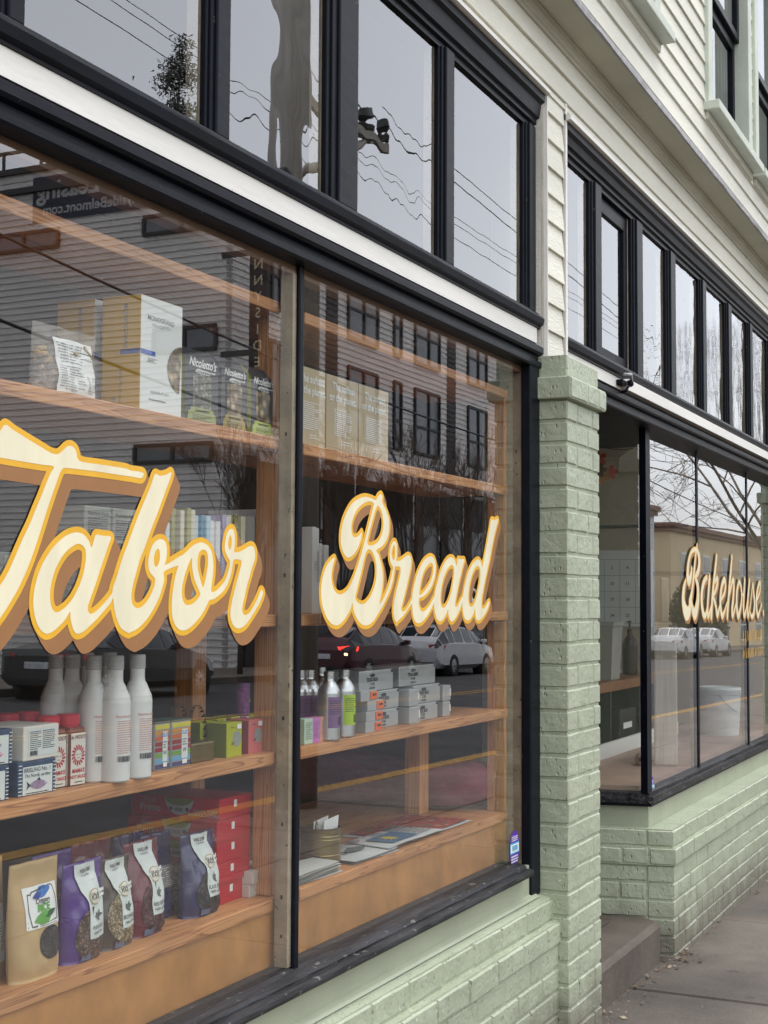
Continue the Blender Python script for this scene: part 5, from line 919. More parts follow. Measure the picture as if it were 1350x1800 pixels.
def grain(label, x, y, w_, h, film, gr, name, seed, rz=0.0, win=True, win_c=(0.0, .3), back=False, taper=.04):
    t = thing('grain_bag', label, 'bag', (x, y, ZE), rz, 'plastic bags of grain and beans'); S = pouch(w_, h, .058, .14, seed, taper, .0016); pouch_body(t, S, w_, h, film); l = MB()
    if back: d_rect(l, S, -w_*.40, w_*.42, h*.36, h*.62, GREYT, .001, 6, 4); d_lines(l, S, -w_*.36, w_*.38, h*.38, h*.60, 9, PAPER, .0016, seed, .3); d_bars(l, S, -w_*.4, -w_*.1, h*.12, h*.28, PAPER, .0016); l.build('label', t); return
    cx, cz = win_c
    d_poly(l, S, ell(cx*w_, h*cz, w_*.42, h*.28, 26), gr, .0016, 8)
    # long white label, folded over the top
    lx0, lx1 = -w_*.06, w_*.38
    d_rect(l, S, -w_*.26, w_*.26, h*.80, h*.985, LABELW, .0024, 10, 8)
    nv = 14; v = []
    for j in range(nv+1):
        q = j/nv; z = h*(.80-.58*q); s = min(1, q*3)**1.3; a0 = -w_*.26+(lx0+w_*.26)*s; a1 = w_*.26+(lx1-w_*.26)*s
        v += [S(a0+(a1-a0)*i/8, z, .0026) for i in range(9)]
    l.add(v, [(j*9+i, j*9+i+1, (j+1)*9+i+1, (j+1)*9+i) for j in range(nv) for i in range(8)], LABELW, True)
    d_text(l, S, 'WELCOME', 0, h*.895, w_*.085, INK, .0036, .01, 0, .8); d_text(l, S, 'TO OUR TABLE', 0, h*.855, w_*.042, INK, .0036, .005, 0, .85)
    cxl = (lx0+lx1)/2-.002; d_poly(l, S, ell(cxl-.004, h*.64, w_*.145, h*.085), mat('label_gold', (0.45, 0.36, 0.16), .5), .0034); d_poly(l, S, ell(cxl-.004, h*.64, w_*.13, h*.074), CREAMP, .0038); d_text(l, S, 'GRAIN', cxl-.004, h*.645, w_*.075, INK, .0043); d_text(l, S, 'PLACE', cxl-.004, h*.61, w_*.075, INK, .0043)
    for q in range(5): d_poly(l, S, leaf_pts(cxl+.001+.003*math.cos(q*1.3), h*.44+.004*math.sin(q*1.7), w_*.07, w_*.022, .5+q*.7), mat('sprig_grey', (0.10, 0.12, 0.11), .5), .0036)
    d_text(l, S, name, cxl, h*.315, w_*.40/(len(name)*.66*(.8 if len(name) < 10 else .62)), mat('label_dark', (0.06, 0.08, 0.08), .5), .0036, .01, 0, .8 if len(name) < 10 else .62); d_text(l, S, '100% organic', cxl, h*.265, w_*.06, INK, .0036, .012, .3)
    d_rect(l, S, -w_*.25, -w_*.02, h*.02, h*.09, mat('gmo_blue', (0.10, 0.13, 0.22), .5), .0036); l.build('label', t)
    p = MB(); d_rect(p, S, w_*.20, w_*.44, h*.62, h*.70, PAPER, .0048, 3, 2); d_lines(p, S, w_*.24, w_*.4, h*.64, h*.68, 1, INK, .0054, 2); p.build('price_tag', t)
grain('purple bag of purple barley with a pale label', 2.044, 1.556, .112, .168, PURB, G_BAR, 'PURPLE BARLEY', 11, 0.02, win_c=(.06, .26))
grain('brown bag of brown rice with a large oval window and folded down corner', 2.146, 1.560, .108, .158, BRNB, G_BRN, 'BROWN RICE', 12, 0.03, win_c=(.04, .34))
grain('maroon bag of red beans with a pale label', 2.248, 1.566, .112, .172, MARB, G_RED, 'RED BEANS', 13, 0.0, win_c=(.10, .30))
grain('midnight blue bag of black beans, furthest right of the bags', 2.442, 1.566, .122, .160, BLUB, G_BBN, 'BLACK BEANS', 14, 0.0, win_c=(.08, .26))
grain('midnight blue bag turned with its printed back to the window', 2.372, 1.622, .11, .165, BLUB, G_BBN, '', 15, 0, back=True)
grain('midnight blue bag behind the maroon one, only its crumpled top in view', 2.30, 1.640, .12, .175, BLUB, G_BBN, '', 16, .1, back=True)
grain('purple bag behind the purple barley, dark top showing', 2.045, 1.622, .112, .178, PURB, G_BAR, '', 17, 0, back=True)
grain('maroon bag in the back row behind the brown rice', 2.17, 1.628, .12, .180, MARB, G_RED, '', 18, 0, back=True)
# --- red boxes of kitchen scales
GRYW = mat('greyish_print', (0.50, 0.50, 0.50), 0.5)
for i in range(5):
    h = .0425; ox = (0.0, -.004, .003, -.002, .016)[i]; oy = (0.004, 0, .003, .0, .006)[i]
    t = thing('scale_box', ['red kitchen scale box at the very bottom of the stack', 'red kitchen scale box, second from the bottom of the stack', 'red kitchen scale box in the middle of the stack', 'red kitchen scale box, second from the top of the stack', 'red kitchen scale box on top of the stack, shifted to the right'][i], 'box', (2.572+ox, 1.672+oy, ZE+i*(h+.0004)), 0, 'stack of red kitchen scale boxes')
    m = MB(); m.bbox(-.066, .066, -.11, .11, 0, h, RED, .001); m.box(-.0664, .0664, -.1104, .1104, h*.42, h*.45, RED); m.build('box', t)
    l = MB(); S = sideS(-.0664); d_text(l, S, 'Escali', -.062, h*.66, .013, GRYW, shear=.4); d_text(l, S, 'Primo', -.060, h*.24, .022, GRYW, bold=.01); d_poly(l, S, ell(0.012, h*.98, .036, h*.85, 22, math.pi, 2*math.pi), GRYW, .001); d_poly(l, S, ell(0.012, h*.98, .034, h*.42, 22, math.pi, 2*math.pi), OLIVE, .0015); d_rect(l, S, .002, .022, h*.30, h*.48, GREYT, .002); d_poly(l, S, ell(-.008, h*.42, .004, .004, 10), INK, .002); d_poly(l, S, ell(.032, h*.42, .004, .004, 10), INK, .002)
    d_text(l, S, 'DIGITAL SCALE', .076, h*.30, .0085, GRYW, bold=.015); d_text(l, S, 'BALANCE DIGITALE', .072, h*.13, .0085, GRYW, bold=.015); l.build('label', t)
    p = MB(); d_rect(p, flatS(-.1104), -.012, .0, h*.5, h*.85, PAPER, .001); p.build('price_tag', t)
for i, (z, r_, lb) in enumerate(((ZE, .0, 'white carton lying under another, at the foot of the red stack'), (ZE+.0275, .12, 'white carton lying crooked on top of another'))):
    t = thing('flat_carton', lb, 'carton', (2.672-.006*i, 1.618, z), r_, 'white flat cartons'); m = MB(); m.bbox(-.06, .06, -.07, .06, 0, .027, mat('offwhite_card', (0.55, 0.54, 0.50), .5, .05), .002); m.build('box', t); l = MB(); d_poly(l, flatS(-.07), ell(-.035, .012, .002, .002, 8), GREYT, .001); l.build('label', t)
# --- right bay: gold tin, papers, posters, maroon bag
x, y = onZ(571, 1528, ZE); t = thing('biscuit_tin', 'ribbed gold tin holding folded white papers', 'tin', (x+.062, y+.045, ZE)); r = .049; m = MB(); m.lathe([(0, 0), (r, 0), (r+.0015, .002), (r, .005), (r, .022), (r+.0015, .024), (r, .026), (r, .058), (r+.0015, .060), (r, .062), (r, .066), (r+.0015, .068), (r, .070), (r, .084), (r+.002, .086), (r-.001, .087), (r-.002, .07), (r-.002, .004), (0, .004)], GTIN, n=40); m.build('tin', t)
m = MB()
for q, (rx, hh) in enumerate(((.1, .112), (.0, .105), (-.1, .108))): m.add([(-.03, -.02+q*.014, .02), (.034, -.024+q*.014, .02), (.036, -.03+q*.014, hh), (-.03, -.026+q*.014, hh-.006)], [(0, 1, 2, 3)], PAPER)
m.tube([(-.044, -.01, .08), (-.047, -.012, .095), (-.043, -.012, .105), (-.039, -.012, .098)], .002, GTIN, 6); m.build('paper_sheets', t)
def flat_sheet(name, label, cat, pts, z, m, deco=None, n=1, group=None):
    cx = sum(p[0] for p in pts)/4; cy = sum(p[1] for p in pts)/4; t = thing(name, label, cat, (cx, cy, z), 0, group); rg = random.Random(int(cx*1000))
    for k in range(n):
        b = MB(); j = [(p[0]-cx+rg.uniform(-.008, .008)*(n > 1), p[1]-cy+rg.uniform(-.008, .008)*(n > 1)) for p in pts]; nn = 10; V = []
        for a in range(nn+1):
            for c_ in range(nn+1):
                u, v_ = c_/nn, a/nn; X_ = (j[0][0]*(1-u)+j[1][0]*u)*(1-v_)+(j[3][0]*(1-u)+j[2][0]*u)*v_; Y_ = (j[0][1]*(1-u)+j[1][1]*u)*(1-v_)+(j[3][1]*(1-u)+j[2][1]*u)*v_
                V.append((X_, Y_, .0012+k*.0035+.002*max(0, math.sin(u*5+k))*(1-v_)))
        b.add(V, [(a*(nn+1)+c_, a*(nn+1)+c_+1, (a+1)*(nn+1)+c_+1, (a+1)*(nn+1)+c_) for a in range(nn) for c_ in range(nn)], m, True); o = b.build('sheet', t)
        if deco and k == n-1: q = MB(); deco(q, lambda x_, y_, o_: (x_, y_, .0045+k*.0035+o_)); q.build('print', t)
flat_sheet('newspaper', 'stack of folded white newspapers lying in front of the gold tin', 'newspaper', [(2.71, 1.512), (2.965, 1.512), (2.99, 1.60), (2.72, 1.64)], ZE, mat('newsprint', (0.55, 0.55, 0.51), .7, .05), None, 7)
SKY_ = mat('poster_blue', (0.05, 0.14, 0.25), .5, .2, 30)
def fishdeco(q, S): fish(q, S, 0.02, 0.0, .055, mat('fish_grey', (0.12, 0.15, 0.16), .5, .3, 60)); d_lines(q, S, -.12, .1, .03, .06, 3, GREYT, .0005, 3, .3)
flat_sheet('poster', 'white sheet printed with a grey fish, beside the gold tin', 'poster', [(3.045, 1.515), (3.275, 1.512), (3.26, 1.655), (3.05, 1.655)], ZE, mat('poster_paper', (0.58, 0.60, 0.58), .6), fishdeco, 3, 'printed sheets on the lowest shelf')
def sundeco(q, S):
    d_rect(q, S, -.11, .05, -.05, .03, SKY_, .0004); d_poly(q, S, [(-.05+(.03 if k % 2 else .016)*math.cos(k*math.pi/9), -.01+(.03 if k % 2 else .016)*math.sin(k*math.pi/9)) for k in range(18)], mat('sun_yellow', (0.55, 0.45, 0.08), .5), .0009); d_lines(q, S, .06, .15, -.05, .05, 6, GREYT, .0005, 5, .4)
    rg = random.Random(2)
    for k in range(70): d_poly(q, S, ell(rg.choice([rg.uniform(-.15, -.115), rg.uniform(.06, .16), rg.uniform(-.15, .16)]), rg.uniform(.034, .066), rg.uniform(.004, .010), rg.uniform(.003, .007), 8), mat(f'dab{k%3}', ((0.45, 0.12, 0.15), (0.10, 0.2, 0.3), (0.2, 0.25, 0.2))[k % 3], .5), .0008+.00001*k)
flat_sheet('poster', 'poster of a yellow sun on blue lying in the middle', 'poster', [(3.225, 1.512), (3.57, 1.512), (3.54, 1.65), (3.26, 1.65)], ZE+.0105, mat('poster_paper', (0.58, 0.60, 0.58), .6), sundeco, 1, 'printed sheets on the lowest shelf')
def flodeco(q, S):
    rg = random.Random(5); d_rect(q, S, -.19, .19, -.095, .095, mat('poster_red', (0.34, 0.05, 0.04), .5, .3, 40), .0004)
    for k in range(70): d_poly(q, S, ell(rg.uniform(-.18, .18), rg.uniform(-.09, .09), rg.uniform(.005, .012), rg.uniform(.005, .012), 8), mat(f'petal{k%4}', ((0.55, 0.10, 0.10), (0.10, 0.20, 0.08), (0.50, 0.30, 0.22), (0.20, 0.03, 0.05))[k % 4], .5), .0007+.00001*k)
flat_sheet('poster', 'red flowered poster lying nearest the brick pier', 'poster', [(3.40, 1.525), (3.80, 1.52), (3.82, 1.73), (3.38, 1.73)], ZE+.002, mat('poster_paper', (0.58, 0.60, 0.58), .6), flodeco, 1, 'printed sheets on the lowest shelf')
t = thing('cloth_bag', 'maroon cloth bag slumped at the pier end of the lowest shelf', 'bag', (4.05, 1.95, ZE), R(90)); b = bmesh.new(); bmesh.ops.create_cube(b, size=1); bmesh.ops.subdivide_edges(b, edges=b.edges[:], cuts=22, use_grid_fill=True); CL = mat('maroon_cloth', (0.17, 0.020, 0.045), 0.85, .25, 20, .5, 60)
from mathutils import noise as mnoise
for v in b.verts:
    p = v.co.copy(); r_ = (abs(p.x*2)**4+abs(p.y*2)**4+abs(p.z*2)**4)**.25; p = p/max(r_, 1e-4)*max(abs(p.x*2), abs(p.y*2), abs(p.z*2))
    n_ = mnoise.noise(Vector((p.x*5, p.y*4, p.z*3)))*.10+mnoise.noise(Vector((p.x*16, p.y*12, p.z*4)))*.04
    v.co = Vector((p.x*.78*(1+n_*.3), p.y*.24*(1+n_), (p.z+.5)*.135*(1+n_*1.6*(p.z+.5)+.1*math.sin(p.x*9))))
b.verts.index_update(); m = MB(); m.add([v.co[:] for v in b.verts], [[v.index for v in f.verts] for f in b.faces], CL, True); b.free(); m.build('bag', t); m = MB(); m.tube([(.27, -.10, .05), (.28, -.125, .045), (.28, -.125, .025), (.27, -.10, .02)], .003, PAPER, 6); m.build('clip', t)
# ============================================================ things seen through the bakehouse windows
CTOP = mat('orange_counter', (0.26, 0.10, 0.035), 0.4, 0.2, 8)
t = thing('counter', 'wooden topped work counter with black shelves under it', 'counter', (6.55, 2.05, 0.12)); m = MB(); m.bbox(-.55, 1.6, 0, .6, .88, .93, CTOP, .005); m.build('counter_top', t); m = MB()
for z in (.02, .30, .55): m.box(-.5, 1.55, .03, .58, z, z+.02, BLKM)
for x_ in (-.5, .5, 1.53): m.box(x_, x_+.02, .02, .58, 0, .88, BLKM)
m.build('shelf_frame', t)
TRANSL = mat('cloudy_plastic', (0.55, 0.54, 0.50), 0.3, .08, 8, alpha=.55); BINB = mat('black_bin', (0.018, 0.02, 0.022), .4, .2, 6)
for i, (x_, z_, lb) in enumerate(((7.15, .60, 'black bin with a white strip on the lower counter shelf'), (7.55, .60, 'black bin further in on the lower counter shelf'), (7.35, .85, 'grey bin on the upper counter shelf'))):
    t = thing('storage_bin', lb, 'bin', (x_, 2.18, z_-.155), 0, 'bins under the counter'); m = MB(); m.bbox(-.15, .15, -.12, .2, 0, .2, BINB, .01); m.build('bin', t); m = MB(); m.box(-.10, .06, -.1225, -.1195, .10, .13, PAPER); m.build('label', t)
t = thing('tub', 'cloudy plastic tub standing on the counter', 'tub', (7.22, 2.17, 1.051)); m = MB(); m.lathe([(0, 0), (.11, 0), (.13, .27), (.14, .28), (.14, .30), (.13, .30), (.105, .01), (0, .01)], TRANSL, n=4, smooth=False); m.build('tub', t); t.rotation_euler.z = R(45)
t = thing('soap_dispenser', 'dark brown bottle with a pump on the counter', 'bottle', (7.78, 2.17, 1.051)); m = MB(); m.lathe([(0, 0), (.04, 0), (.042, .01), (.042, .16), (.035, .19), (.015, .215), (.013, .23)], mat('amber', (0.03, 0.012, 0.012), .2), n=20); m.build('bottle', t); m = MB(); m.lathe([(.014, .23), (.016, .25), (.006, .255), (.006, .29), (.012, .295), (0, .30)], BLKM, n=14); m.bbox(-.035, .008, -.006, .006, .287, .297, BLKM, .002); m.build('pump', t)
t = thing('laptop', 'open silver edged laptop on the counter', 'laptop', (7.95, 2.36, 1.051)); m = MB(); m.bbox(-.16, .16, -.11, .11, 0, .012, SILV, .003); m.build('base', t); m = MB(); m.add([(-.16, .11, .012), (.16, .11, .012), (.16, .18, .21), (-.16, .18, .21), (-.16, .118, .012), (.16, .118, .012), (.16, .188, .21), (-.16, .188, .21)], [(0, 1, 2, 3), (7, 6, 5, 4), (0, 3, 7, 4), (1, 5, 6, 2), (3, 2, 6, 7)], BLKM); m.build('screen', t)
t = thing('wall_calendar', 'white wall calendar with a printed month grid', 'calendar', (8.735, 2.55, 1.30)); m = MB(); m.box(0, .008, -.26, .26, 0, .48, PAPER); m.build('sheet', t); l = MB(); S = lambda y_, z_, o: (-o, -y_, z_)
for i in range(5):
    for j in range(4): d_text(l, S, str(7*j+i+1), -.20+i*.1, .36-j*.1, .028, INK)
for i in range(6): d_rect(l, S, -.25+i*.1, -.248+i*.1, .02, .42, GREYT, .001)
for j in range(5): d_rect(l, S, -.25, .25, .02+j*.1, .022+j*.1, GREYT, .001)
l.build('print', t)
# leaf garland by the corner window
LV = [mat('autumn_leaf_red', (0.38, 0.05, 0.02), .6, .3, 30), mat('autumn_leaf_brown', (0.10, 0.045, 0.03), .6, .3, 30), mat('autumn_leaf_orange', (0.40, 0.16, 0.03), .6, .3, 30)]
t = thing('leaf_garland', 'paper autumn leaf garland strung at the top of the corner window', 'garland', rt(.2, -.16, 2.02)); t.rotation_euler.z = R(90)+SP; m = MB(); m.tube([(-.05+.03*k, 0, .06-.006*math.sin(k)) for k in range(20)], .002, BLKM, 5); m.build('cord', t); rg = random.Random(8)
for k in range(16):
    b = MB(); s = rg.uniform(.028, .045); a0 = rg.uniform(-2.4, -.7); cx, cz = rg.uniform(-.02, .5), .05-rg.uniform(0, .12); pts = []
    for q in range(20): aa = q*2*math.pi/20; rr = s*(.55+.45*abs(math.cos(2.5*aa))); pts.append((cx+rr*math.cos(aa+a0), cz+rr*math.sin(aa+a0)))
    d_poly(b, flatS(rg.uniform(-.03, .03)), pts, LV[k % 3 if k != 5 else 0], 0); b.build('leaf', t)
# baker's peel and bucket
PEEL = mat('floured_wood', (0.52, 0.46, 0.38), .7, .12, 8, .2, 30, stretch=(6, 6, .5)); xp, _ = onY(1171, 1390, 1.60)
t = thing('bakers_peel', 'pale wooden bread peel standing blade down against the window', 'bread peel', (xp, 1.60, .7225), R(-68)); m = MB(); m.bbox(-.052, .052, -.009, .009, 0.002, .64, PEEL, .008); m.build('blade', t); m = MB(); m.bbox(-.018, .018, -.009, .009, .64, .84, PEEL, .006); m.build('handle', t)
xb, yb = onZ(1272, 1335, .7225); xb *= 1.70/yb
t = thing('bucket', 'white lidded flour bucket behind the window', 'bucket', (xb, 1.72, .7225)); WPL = mat('white_plastic', (0.66, 0.68, 0.66), .4, .04); m = MB(); m.lathe([(0, 0), (.105, 0), (.115, .22), (.12, .225), (.12, .235), (.115, .24)], WPL); m.build('pail', t); m = MB(); m.lathe([(.123, .235), (.125, .25), (.118, .262), (.10, .264), (.09, .258), (0, .258)], WPL); m.build('lid', t); m = MB(); m.tube([(.118*math.cos(a), -.118*abs(math.sin(a))*.75-.02, .225-.10*abs(math.sin(a))) for a in np.linspace(0, math.pi, 14)], .002, GUT, 5); m.build('bail_handle', t)
t = thing('paper_roll', 'brown rolled paper lying on the window board', 'paper roll', (6.62, 1.70, .7225)); m = MB(); m.tube([(-.35, 0, .03), (.35, .02, .03)], .03, PK, 14); m.build('roll', t); m = MB(); m.tube([(-.353, 0, .03), (-.349, 0, .03)], .012, INK, 10); m.build('core', t)
# ============================================================ the street opposite, seen in the glass
def lapmat(name, c): return mat(name, c, 0.6, 0.06, 1.2)
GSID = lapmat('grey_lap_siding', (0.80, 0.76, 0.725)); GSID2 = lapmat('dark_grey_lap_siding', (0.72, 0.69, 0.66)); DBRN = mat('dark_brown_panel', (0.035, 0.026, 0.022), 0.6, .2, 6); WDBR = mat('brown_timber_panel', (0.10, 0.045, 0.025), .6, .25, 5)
WFR = mat('black_window_frame', (0.025, 0.024, 0.026), .5); WPN = mat('dark_window_pane', (0.10, 0.11, 0.125), .08, .35, .8, spec=.8); RAILM = mat('dark_railing', (0.03, 0.032, 0.033), .5); GOLDL = mat('pale_gold_letter', (0.62, 0.53, 0.36), .5)
FY = -18.0; CX0 = 33.84
ap = thing('apartment_building', 'grey lap sided apartment building with black windows, mirrored in the shop glass', 'building', (0, 0, 0))
b = MB()
frn = lambda u, d, z: (u, FY+d, z)                      # street face looks towards the shop (+Y)
sdf = lambda u, d, z: (CX0-d, FY-u, z)                  # side face looks along -X
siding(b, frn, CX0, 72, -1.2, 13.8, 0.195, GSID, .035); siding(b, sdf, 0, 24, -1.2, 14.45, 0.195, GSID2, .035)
b.box(CX0+.02, 72, FY-24, FY-.02, -1.5, 13.75, GSID); b.box(CX0-.03, CX0+.10, FY-.10, FY+.03, -1.2, 14.4, mat('grey_corner_board', (0.36, 0.35, 0.34), .6)); b.build('wall', ap)
r = MB(); r.box(CX0-.15, 72.2, FY-24, FY+.2, 13.80, 13.98, RAILM); r.box(CX0-.12, CX0+.3, FY-24, FY-.4, 14.45, 14.62, RAILM); r.build('roof', ap)
r = MB(); r.box(CX0-.02, CX0+.05, FY-24, FY-.6, 15.12, 15.22, RAILM)
for k in range(17): r.box(CX0-.02, CX0+.05, FY-1.0-1.45*k, FY-.92-1.45*k, 14.6, 15.12, RAILM)
r.build('roof_railing', ap)
def window(fn, u0, u1, z0, z1, split, rail=0.42):
    m = MB(); e = .10
    def bx(a, c_, z_, y_, d0=.0, d1=.11):
        P = [fn(a, d0, z_), fn(c_, d0, z_), fn(c_, d1, z_), fn(a, d1, z_), fn(a, d0, y_), fn(c_, d0, y_), fn(c_, d1, y_), fn(a, d1, y_)]; m.add(P, [(0, 3, 2, 1), (4, 5, 6, 7), (0, 1, 5, 4), (1, 2, 6, 5), (2, 3, 7, 6), (3, 0, 4, 7)], WFR)
    us = [u0]+[u0+(u1-u0)*s for s in split]+[u1]
    bx(u0-.02, u1+.02, z1-e, z1); bx(u0-.02, u1+.02, z0, z0+e)
    for q in us: bx(q-e/2, q+e/2, z0+e, z1-e)
    if rail:
        zr = z0+(z1-z0)*rail
        for a, c_ in zip(us[:-1], us[1:]): bx(a+e/2, c_-e/2, zr-.05, zr+.05, .0, .09)
    f = m.build('window', ap); p = MB(); p.add([fn(u0, .055, z0), fn(u1, .055, z0), fn(u1, .055, z1), fn(u0, .055, z1)], [(0, 1, 2, 3)], WPN); p.build('pane', f)
for z0, z1 in ((6.76, 9.18), (10.05, 12.55)):
    for u0, u1, sp_ in ((35.5, 36.6, [.55]), (41.15, 43.35, [.53]), (44.7, 45.3, []), (46.5, 48.7, [.56]), (51.6, 53.6, [.55]), (55.2, 55.8, []), (57.0, 59.2, [.55]), (63, 65.2, [.5])): window(frn, u0, u1, z0, z1, sp_)
for u0, u1, z0, z1 in ((.3, 2.9, 12.0, 12.62), (.4, 2.5, 8.5, 9.26), (.5, 3.1, 5.34, 5.93), (6, 8.6, 12.0, 12.62), (9, 11.5, 8.5, 9.26), (8, 11, 5.34, 5.93), (14, 17, 8.5, 9.2)): window(sdf, u0, u1, z0, z1, [.5], 0)
p = MB()
for u0, u1, m_ in ((39.6, 40.42, DBRN), (49.5, 50.35, DBRN), (60.3, 61.1, DBRN)):
    for k in range(78): z = -1+k*.19; p.add([frn(u0, .06, z), frn(u1, .06, z), frn(u1, .035, z+.19), frn(u0, .035, z+.19), frn(u0, 0, z), frn(u1, 0, z)], [(0, 1, 2, 3), (4, 5, 1, 0)], m_) if z < 13.7 else None
p.build('louvre_strip', ap)
g = MB(); g.box(CX0+.5, 72, FY+.005, FY+.06, 3.7, 5.75, GSID2); g.build('awning_band', ap)
for k, u in enumerate(np.arange(CX0+.9, 70, 2.35)):
    q = MB(); q.box(u, u+.55, FY, FY+.12, -1.0, 5.6, WDBR if k % 3 else DBRN); q.box(u+.55, u+2.2, FY+.005, FY+.07, -1.0, 5.5, DBRN); q.build('shopfront_panel', ap)
    q = MB(); q.add([frn(u+.75, .075, -.6), frn(u+2.0, .075, -.6), frn(u+2.0, .075, 4.2), frn(u+.75, .075, 4.2)], [(0, 1, 2, 3)], WPN); q.build('shopfront_pane', ap)
bn = MB(); NAVB = mat('navy_banner', (0.030, 0.032, 0.060), .6, .1); LET = mat('grey_white_letter', (0.50, 0.50, 0.50), .6)
S = lambda y_, z_, o: (CX0-.05-o, -y_, z_)              # seen from -X: text x runs towards -Y ... the mirror turns it round
ban = thing('banner', 'navy Leasing banner hung on the side of the grey apartments', 'banner', (0, 0, 0))
bn.box(CX0-.05, CX0-.03, FY-7.0, FY-.9, 12.86, 14.25, NAVB); bn.build('sheet', ban); bn = MB()
S = lambda y_, z_, o: (CX0-.05-o, FY-4.0+(-y_), z_)
d_text(bn, S, 'Now Leasing', .75, 13.55, .80, LET, .004, .03); d_text(bn, S, 'SunnysideBelmont.com', .55, 13.05, .44, LET, .004, .02); bn.build('lettering', ban)
bs = thing('blade_sign', 'tall narrow brown sign spelling SUNNYSIDE in pale letters', 'sign', (0, 0, 0)); q = MB(); q.box(CX0-.42, CX0-.30, FY+.90, FY+1.46, 7.55, 12.1, DBRN); q.build('board', bs); q = MB(); S = lambda y_, z_, o: (CX0-.42-o, FY+1.18-y_, z_)
for k, ch in enumerate('SUNNYSIDE'): d_text(q, S, ch, 0, 11.50-k*.455, .40, GOLDL, .004, .01)
q.build('lettering', bs); q = MB()
for z in (11.0, 8.2): q.box(CX0-.42, CX0-.34, FY-.02, FY+.90, z, z+.16, RAILM)
q.build('bracket', bs)
# --- houses further along
YEB = mat('ochre_stucco', (0.66, 0.52, 0.32), .8, .08, 1); WSID = mat('white_house_siding', (0.62, 0.64, 0.66), .6, .05); RBR = mat('dull_red_trim', (0.20, 0.10, 0.075), .7); 
def house(label, name, x0, x1, y1, z1, m, wins, lap=False):
    t = thing(name, label, 'building', (0, 0, 0)); b = MB()
    fn = lambda u, d, z: (u, y1+d, z)
    if lap: siding(b, fn, x0, x1, -2.2, z1, .2, m, .02); siding(b, lambda u, d, z: (x0-d, y1-u, z), 0, 12, -2.2, z1, .2, m, .02); b.box(x0+.02, x1, y1-12, y1-.02, -2.5, z1-.01, m)
    else: b.box(x0, x1, y1-14, y1, -2.5, z1, m)
    b.build('wall', t); b = MB(); b.box(x0-.3, x1+.3, y1-14.3, y1+.35, z1, z1+.28, RBR); b.box(x0-.15, x1+.15, y1-14.1, y1+.2, z1-.25, z1-.001, RBR); b.build('roof', t)
    for u0, u1, a, c_ in wins:
        m_ = MB(); m_.box(u0-.12, u1+.12, y1, y1+.10, a-.12, c_+.12, WCARD if not lap else WFR); f = m_.build('window', t); p_ = MB(); p_.box(u0, u1, y1+.095, y1+.115, a, c_, WPN); p_.box(u0, u1, y1+.11, y1+.13, (a+c_)/2-.04, (a+c_)/2+.04, WCARD); p_.build('pane', f)
house('white lap sided house beyond the grey apartments', 'house', 74.5, 82, -18.4, 6.8, WSID, [(76, 77.2, 3, 5), (79, 80.2, 3, 5)], True)
house('ochre flat roofed building with a dull red roof edge', 'commercial_building', 86, 130, -18.4, 6.1, YEB, [(88.5+k*6, 90.3+k*6, 2.4, 4.5) for k in range(7)]+[(88.5+k*6, 90.3+k*6, -1.2, .9) for k in range(7)])
house('plain ochre block seen behind the flat roofed one', 'commercial_building', 134, 170, -18.4, 7.4, mat('sand_stucco', (0.42, 0.33, 0.23), .8, .08, 1), [(137+k*6, 139+k*6, 2.6, 4.6) for k in range(5)])
# --- trees
BARK = mat('bark', (0.10, 0.083, 0.066), .9, .3, 20, .5, 30); TWIG = mat('twig', (0.12, 0.09, 0.07), .9, .2)
def bare_tree(name, label, x, y, H, seed, spread, group, levels=4, trunk=.35, r0=.12, lean=(0, 0), kids=(4, 6), droop=0.0, twig_r=.006):
    rg = random.Random(seed); t = thing(name, label, 'tree', (x, y, gz(x)-.02), 0, group); T = MB(); Cc = MB()
    def grow(p, d, L, r, lv, mb):
        n = 4; pts = [p]; q = Vector(p); dd = Vector(d)
        for i in range(n):
            dd = (dd+Vector((rg.uniform(-1, 1), rg.uniform(-1, 1), rg.uniform(-.6, 1)-droop))*.16).normalized(); q = q+dd*(L/n); pts.append(q.copy())
        rr = [max(twig_r, r*(1-.55*i/n)) for i in range(n+1)]
        mb.tube(pts, rr, BARK if lv < 2 else TWIG, 6 if lv < 2 else 3, lv < 2, lv < 2)
        if lv >= levels: return
        k = rg.randint(*kids)
        for j in range(k):
            f = rg.uniform(.30 if lv else .55, 1.0); idx = min(n-1, int(f*n)); pp = pts[idx].lerp(pts[idx+1], f*n-idx)
            o = Vector((rg.uniform(-1, 1), rg.uniform(-1, 1), rg.uniform(-.2, .5))).normalized()
            nd = (dd*(1-spread)+o*spread).normalized(); grow(pp, nd, L*rg.uniform(.5, .72), rr[idx]*rg.uniform(.5, .7), lv+1, Cc)
    tp = Vector((lean[0], lean[1], 1)).normalized()
    n0 = H*trunk; T.tube([(0, 0, 0), tuple(tp*n0*.5), tuple(tp*n0)], [r0*1.25, r0, r0*.9], BARK, 10)
    for j in range(rg.randint(*kids)+1):
        o = Vector((math.cos(j*2.4+seed), math.sin(j*2.4+seed), .1)); grow(tp*n0*rg.uniform(.8, 1), (Vector((0, 0, 1))*(1-spread)+o*spread+tp*.1).normalized(), H*.42, r0*.6, 1, Cc)
    T.build('trunk', t); Cc.build('crown', t); return t
for i, (x, H, lb) in enumerate(((30.0, 4.6, 'slender upright bare street tree nearest, by the building corner'), (35.5, 5.2, 'slender upright bare street tree in front of the first black windows'), (40.0, 5.4, 'slender upright bare street tree before the second pair of windows'), (45.0, 5.2, 'slender upright bare street tree further along the grey building'))):
    bare_tree('street_tree', lb, x, -15.2, H*1.25, 20+i, .22, 'upright bare street trees opposite', 5, .30, .06, kids=(4, 4), twig_r=.0055)
